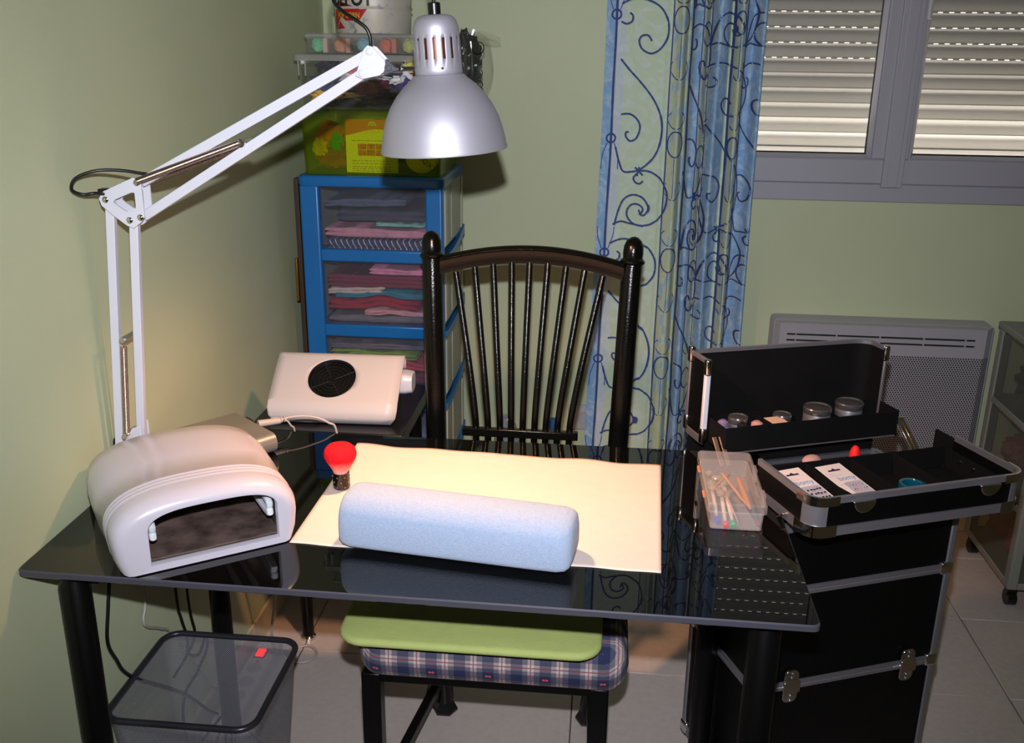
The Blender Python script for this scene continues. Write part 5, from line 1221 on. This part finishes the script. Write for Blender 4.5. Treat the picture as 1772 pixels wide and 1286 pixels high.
# hang-cards in the front tray
def hcard(u0, v0, lb, rz, dots, wc=.054, hc=.108):
    t = cthing('nail_art_card', lb, 'card', u0-.004, v0+.020, .790, rz=rz)
    sl = .13
    P = lambda x, y, d=0: Vector((x, y, .0+sl*y+d))
    poly = [(0, 0), (wc, 0), (wc, hc), (0, hc)] if not dots else [(.012, 0), (wc, 0), (wc, hc), (0, hc), (0, .045)]
    MB().loft([[P(x, y, d) for x, y in poly] for d in (0, .0006)]).build('card', mat('white_card', (.92,.86,.84), .5), t, local=True, smooth=0)
    hx, hy = wc*.5, hc-.018
    hh = MB(); hh.add([P(hx-.013, hy-.0035, .0010), P(hx+.013, hy-.0035, .0010), P(hx+.013, hy+.001, .0010), P(hx-.013, hy+.001, .0010)], [(0,1,2,3)]); hh.add([P(hx-.004, hy+.001, .0010), P(hx+.004, hy+.001, .0010), P(hx+.001, hy+.005, .0010), P(hx-.001, hy+.005, .0010)], [(0,1,2,3)])
    hh.build('hang_slot', mat('navy_slot', (.12,.10,.25), .7), t, local=True, smooth=0)
    text_mb('bomy', .016, lambda x, y: P(.014+x, hc-.052+y*1.15, .0011)).build('logo_print', mat('sky_blue_print', (.30,.58,.82), .6), t, local=True, smooth=0)
    ln = MB()
    for a, b_, yy in ((.004, .022, hc-.030), (.004, .030, hc-.036), (.006, wc-.006, hc-.064)): ln.add([P(a, yy, .001), P(b_, yy, .001), P(b_, yy+.0008, .001), P(a, yy+.0008, .001)], [(0,1,2,3)])
    ln.build('line_print', mat('pale_blue_print', (.62,.72,.85), .6), t, local=True, smooth=0)
    MB().loft([[P(x, y, d) for x, y in rrect(.014, .004, wc-.004, hc-.060, .003, 3)] for d in (.0007, .0022)]).build('blister', clear('blister_film', (.95,.95,.97), (.85,.85,.92), .25, .05, .1), t, local=True, smooth=0)
    dm = {}
    random.seed(int(u0*1000))
    cols = [(.85,.15,.25), (.15,.15,.2), (.2,.6,.5), (.9,.4,.5)] if dots else [(.12,.10,.10)]
    k_ = 0
    for i in range(5):
        for j in range(3):
            c = cols[k_ % len(cols)]; k_ += 1; x = .020+i*.0062+random.uniform(-.001,.001); yy = .010+j*.013+random.uniform(-.001,.001)
            r = .0012 if dots else .0024
            dm.setdefault(c, MB()).loft([[P(x+r*math.cos(a*math.pi/4), yy+r*.8*math.sin(a*math.pi/4), d) for a in range(8)] for d in (.0023, .0030)])
    for c, mb in dm.items(): mb.build('nail_gems', mat('gem_%d' % int(c[0]*255+c[1]*31), c, .3), t, local=True)
hcard(.022, -.106, 'white nail art card with black gems, left one in the front tray of the case', .10, False)
hcard(.105, -.108, 'white nail art card with coloured gems, right one in the front tray of the case', .10, True)
tr_ = cthing('tape_roll', 'turquoise transparent roll lying in the front tray of the case', 'roll', .243, -.055, .7625)
MB().lathe([(.0235, 0), (.0245, .002), (.0245, .024), (.0235, .026), (.018, .026), (.017, .024), (.017, .002), (.018, 0), (.0235, 0)], Matrix.Identity(4), 36, cap=False).build('ring', clear('turquoise_plastic', (.15,.65,.75), (.05,.42,.52), .4, .05, .25), tr_, local=True)
# brushes standing in the open body behind the tray
t = cthing('makeup_brush', 'pink brush head with turquoise handle inside the open case', 'brush', .142, .10, .70)
MB().tube([Vector(p) for p in ((0,0,-.11), (0,.0,.035), (.004,-.002,.06))], [.004, .005, .006], 10).build('brush_handle', mat('turquoise_glitter', (.25,.60,.65), .3, var=.5, vscale=400), t, local=True)
MB().ball((-.004, 0, .078), .013, 14, 10, (1.5,1,.9)).build('bristles', mat('dusty_pink', (.72,.55,.52), .8), t, local=True)
t = cthing('makeup_brush', 'bright red brush standing upright inside the open case', 'brush', .232, .10, .70)
MB().tube([Vector(p) for p in ((0,0,-.11), (0,0,.045), (0,0,.055))], [.004, .006, .007], 10).build('brush_handle', mat('pink_ferrule', (.85,.6,.62), .3), t, local=True)
MB().ball((0, 0, .078), .0125, 14, 10, (.85,.8,1.7)).build('bristles', mat('vivid_red', (.95,.08,.06), .7), t, local=True)

# ================================================================== RIGHT-HAND STORAGE TOWER
rtw = thing('plastic_drawer_unit', 'translucent grey plastic drawer unit on black casters at the right edge', 'drawer unit', (2.24, 1.52, 0))
GP = clear('grey_translucent', (.85,.86,.83), (.46,.47,.44), .25, .3, .03); GS = mat('grey_frame_plastic', (.52,.53,.50), .45)
ux0, ux1, uy0, uy1 = 2.055, 2.44, 1.335, 1.70
for x in (ux0, ux1-.03):
    for y in (uy0, uy1-.035): MB().box((x, y, .06), (x+.03, y+.035, .735)).build('corner_post', GS, rtw, bevel=.006, seg=3)
MB().box((ux0-.004, uy0-.004, .735), (ux1+.004, uy1+.004, .757)).build('top_panel', GS, rtw, bevel=.006)
for z in (.06, .285, .51): MB().box((ux0+.001, uy0+.002, z), (ux1-.001, uy1-.002, z+.022)).build('shelf', GS, rtw, bevel=.004)
for z in (.082, .307, .532):
    MB().box((ux0+.004, uy0+.035, z), (ux0+.0065, uy1-.035, z+.20)).build('side_panel', GP, rtw)
    dd = MB().box((ux0+.03, uy0+.004, z), (ux1-.03, uy0+.007, z+.20)).build('drawer', GP, rtw)
    MB().tube([(ux0+.12, uy0+.003, z+.16), (ux0+.13, uy0-.012, z+.16), (ux1-.13, uy0-.012, z+.16), (ux1-.12, uy0+.003, z+.16)], .006, 8).build('handle', GS, dd)
for x in (ux0+.025, ux1-.025):
    for y in (uy0+.03, uy1-.03):
        c_ = MB().cyl((x-.012, y, .023), (x+.012, y, .023), .023, n=22).build('caster', BLKPL, rtw)
        MB().box((x-.015, y-.010, .03), (x+.015, y+.012, .061)).build('caster_fork', BLKPL, c_, bevel=.003)
for k, (z, y, r, col, lb) in enumerate(((.13, 1.435, .044, (.75,.18,.36), 'magenta fabric at the front of the lowest'), (.13, 1.575, .044, (.62,.22,.24), 'brick red fabric at the back of the lowest'), (.36, 1.435, .044, (.25,.27,.25), 'dark grey fabric at the front of the middle'), (.37, 1.575, .044, (.70,.42,.38), 'terracotta fabric at the back of the middle'), (.585, 1.435, .044, (.20,.22,.20), 'blackish fabric at the front of the top'), (.59, 1.575, .044, (.35,.38,.33), 'olive fabric at the back of the top'))):
    blob((ux0+.075, y, z+.022), r, (1,1.2,1.0), k*2.3, col, lb+' grey plastic drawer', 'stored_fabric', 'fabric', 'fabrics in the grey drawer unit')

# ================================================================== WASTE BASKET
wbk = thing('mesh_waste_basket', 'black wire mesh waste basket under the left end of the desk', 'basket', (.155, .285, 0))
def wr(x0, y0, x1, y1, z, r, n=8): return [Vector((x, y, z)) for x, y in rrect(x0, y0, x1, y1, r, n)]
top_r = wr(.014, .150, .292, .425, .365, .035); bot_r = wr(.050, .185, .262, .390, .010, .03)
MB().tube(top_r, .0062, 10, closed=True).build('rim', mat('graphite_rim', (.22,.22,.25), .3, metal=.5), wbk, smooth=60)
MB().tube(bot_r, .004, 8, closed=True).build('base_ring', mat('graphite_rim', (.22,.22,.25), .3, metal=.5), wbk, smooth=60)
def meshmat():
    m = bpy.data.materials.new('wire_mesh'); m.use_nodes = True; nt = m.node_tree; p = nt.nodes['Principled BSDF']
    p.inputs['Base Color'].default_value = (*lin((.62,.62,.66)), 1); p.inputs['Metallic'].default_value = .3; p.inputs['Roughness'].default_value = .35
    at = nt.nodes.new('ShaderNodeAttribute'); at.attribute_name = 'weave'; sx = nt.nodes.new('ShaderNodeSeparateXYZ'); nt.links.new(at.outputs['Vector'], sx.inputs[0])
    def M(op, a, b=None):
        n = nt.nodes.new('ShaderNodeMath'); n.operation = op
        for i, x in enumerate((a, b)):
            if x is None: continue
            if isinstance(x, (int, float)): n.inputs[i].default_value = x
            else: nt.links.new(x, n.inputs[i])
        return n.outputs[0]
    per = .0046
    a = M('FRACT', M('MULTIPLY', M('ADD', sx.outputs[0], sx.outputs[1]), 1/per)); b = M('FRACT', M('MULTIPLY', M('ADD', M('SUBTRACT', sx.outputs[0], sx.outputs[1]), 5.0), 1/per))
    hole = M('MULTIPLY', M('GREATER_THAN', a, .31), M('GREATER_THAN', b, .31))
    t = nt.nodes.new('ShaderNodeBsdfTransparent'); mx = nt.nodes.new('ShaderNodeMixShader'); nt.links.new(hole, mx.inputs[0]); nt.links.new(p.outputs[0], mx.inputs[1]); nt.links.new(t.outputs[0], mx.inputs[2]); nt.links.new(mx.outputs[0], nt.nodes['Material Output'].inputs[0])
    return m
wm = MB(); n = len(top_r); NVv = 14; vv = []; weave = []
arc = [0]
for i in range(n): arc.append(arc[-1]+(top_r[(i+1) % n]-top_r[i]).length)
verts = []; faces = []
for j in range(NVv+1):
    t = j/NVv
    for i in range(n+1):
        p = bot_r[i % n]*(1-t)+top_r[i % n]*t; verts.append(p); weave += [arc[i], p.z, 0]
for j in range(NVv):
    for i in range(n): faces.append((j*(n+1)+i, j*(n+1)+i+1, (j+1)*(n+1)+i+1, (j+1)*(n+1)+i))
wm.add(verts, faces); wo = wm.build('mesh_wall', meshmat(), wbk, smooth=60)
at = wo.data.attributes.new('weave', 'FLOAT_VECTOR', 'POINT'); at.data.foreach_set('vector', weave)
bw = MB().add([Vector(p) for p in bot_r], [tuple(range(len(bot_r)))]).build('mesh_floor', mat('graphite_floor', (.16,.16,.18), .5, metal=.4), wbk)
# cable lying in and behind the basket; power strip on the floor by the wall
ps = thing('power_strip', 'white multi-socket power strip with a glowing red switch on the floor by the left wall', 'power strip', (.045, .72, 0))
MB().box((.020, .56, .002), (.078, .90, .040)).build('strip_body', mat('white_strip', (.78,.74,.72), .4), ps, bevel=.005, seg=3)
MB().box((.031, .805, .040), (.060, .845, .0415)).build('switch_frame', BLKPL, ps, bevel=.0005)
MB().box((.035, .810, .0413), (.056, .840, .0455)).build('red_switch', mat('lit_red_switch', (.9,.03,.03), .25, emit=((1,.03,.02), 2.0)), ps, bevel=.001)
for y in (.60, .655, .71, .765): MB().lathe([(.019, 0), (.019, .0012), (.0165, .0012), (.0165, .0002)], Matrix.Translation((.049, y, .040)), 24).build('outlet_ring', mat('white_strip_ring', (.66,.63,.62), .4), ps)
MB().ball((.049, .79, .0405), .003, 8, 6).build('indicator', mat('dull_red_lens', (.5,.1,.1), .3), ps)
cable([(.010, .25, .735), (.012, .245, .62), (.012, .225, .55), (.012, .208, .49), (.013, .225, .44), (.013, .27, .37), (.016, .45, .20), (.02, .55, .08), (.03, .58, .045)], .0034, CABLE, 'black power cable hanging down the left wall from the front of the desk')
cable([(.012, .36, .735), (.012, .357, .50), (.012, .340, .45), (.012, .352, .425), (.012, .40, .39), (.013, .46, .33), (.02, .60, .10), (.04, .70, .046)], .0026, WCABLE, 'white cable hanging down the left wall above the basket')
cable([(.014, .478, .72), (.014, .478, .42), (.014, .487, .36), (.014, .505, .30), (.02, .49, .27), (.03, .52, .25), (.03, .56, .27), (.025, .57, .23), (.02, .52, .20), (.018, .461, .19), (.02, .436, .135), (.03, .45, .06), (.045, .60, .045)], .0032, CABLE, 'black cable dangling in loops behind the mesh basket')
cable([(.028, .50, .72), (.028, .50, .40), (.025, .52, .30), (.016, .49, .265), (.014, .44, .255), (.012, .43, .25)], .0030, CABLE, 'second black cable beside the looping one, ending in a small plug')
cable([(.16, .70, .62), (.118, .80, .30), (.104, .80, .22), (.088, .80, .122), (.085, .83, .05), (.10, .90, .006), (.14, .922, .006), (.17, .89, .006), (.155, .853, .006), (.11, .85, .006), (.086, .86, .03)], .0032, WCABLE, 'white cable making a loop on the floor tiles by the power strip')
cable([(.10, .58, .006), (.13, .55, .006), (.17, .52, .006), (.19, .47, .006), (.15, .44, .006), (.09, .45, .006), (.05, .50, .006), (.045, .57, .03)], .0034, CABLE, 'black cable curled on the floor behind the mesh basket')
solo(MB().box((.075, .47, .001), (.13, .53, .036)), 'power_adapter', BLKPL, 'black power adapter on the floor behind the mesh basket', 'adapter', bevel=.005)
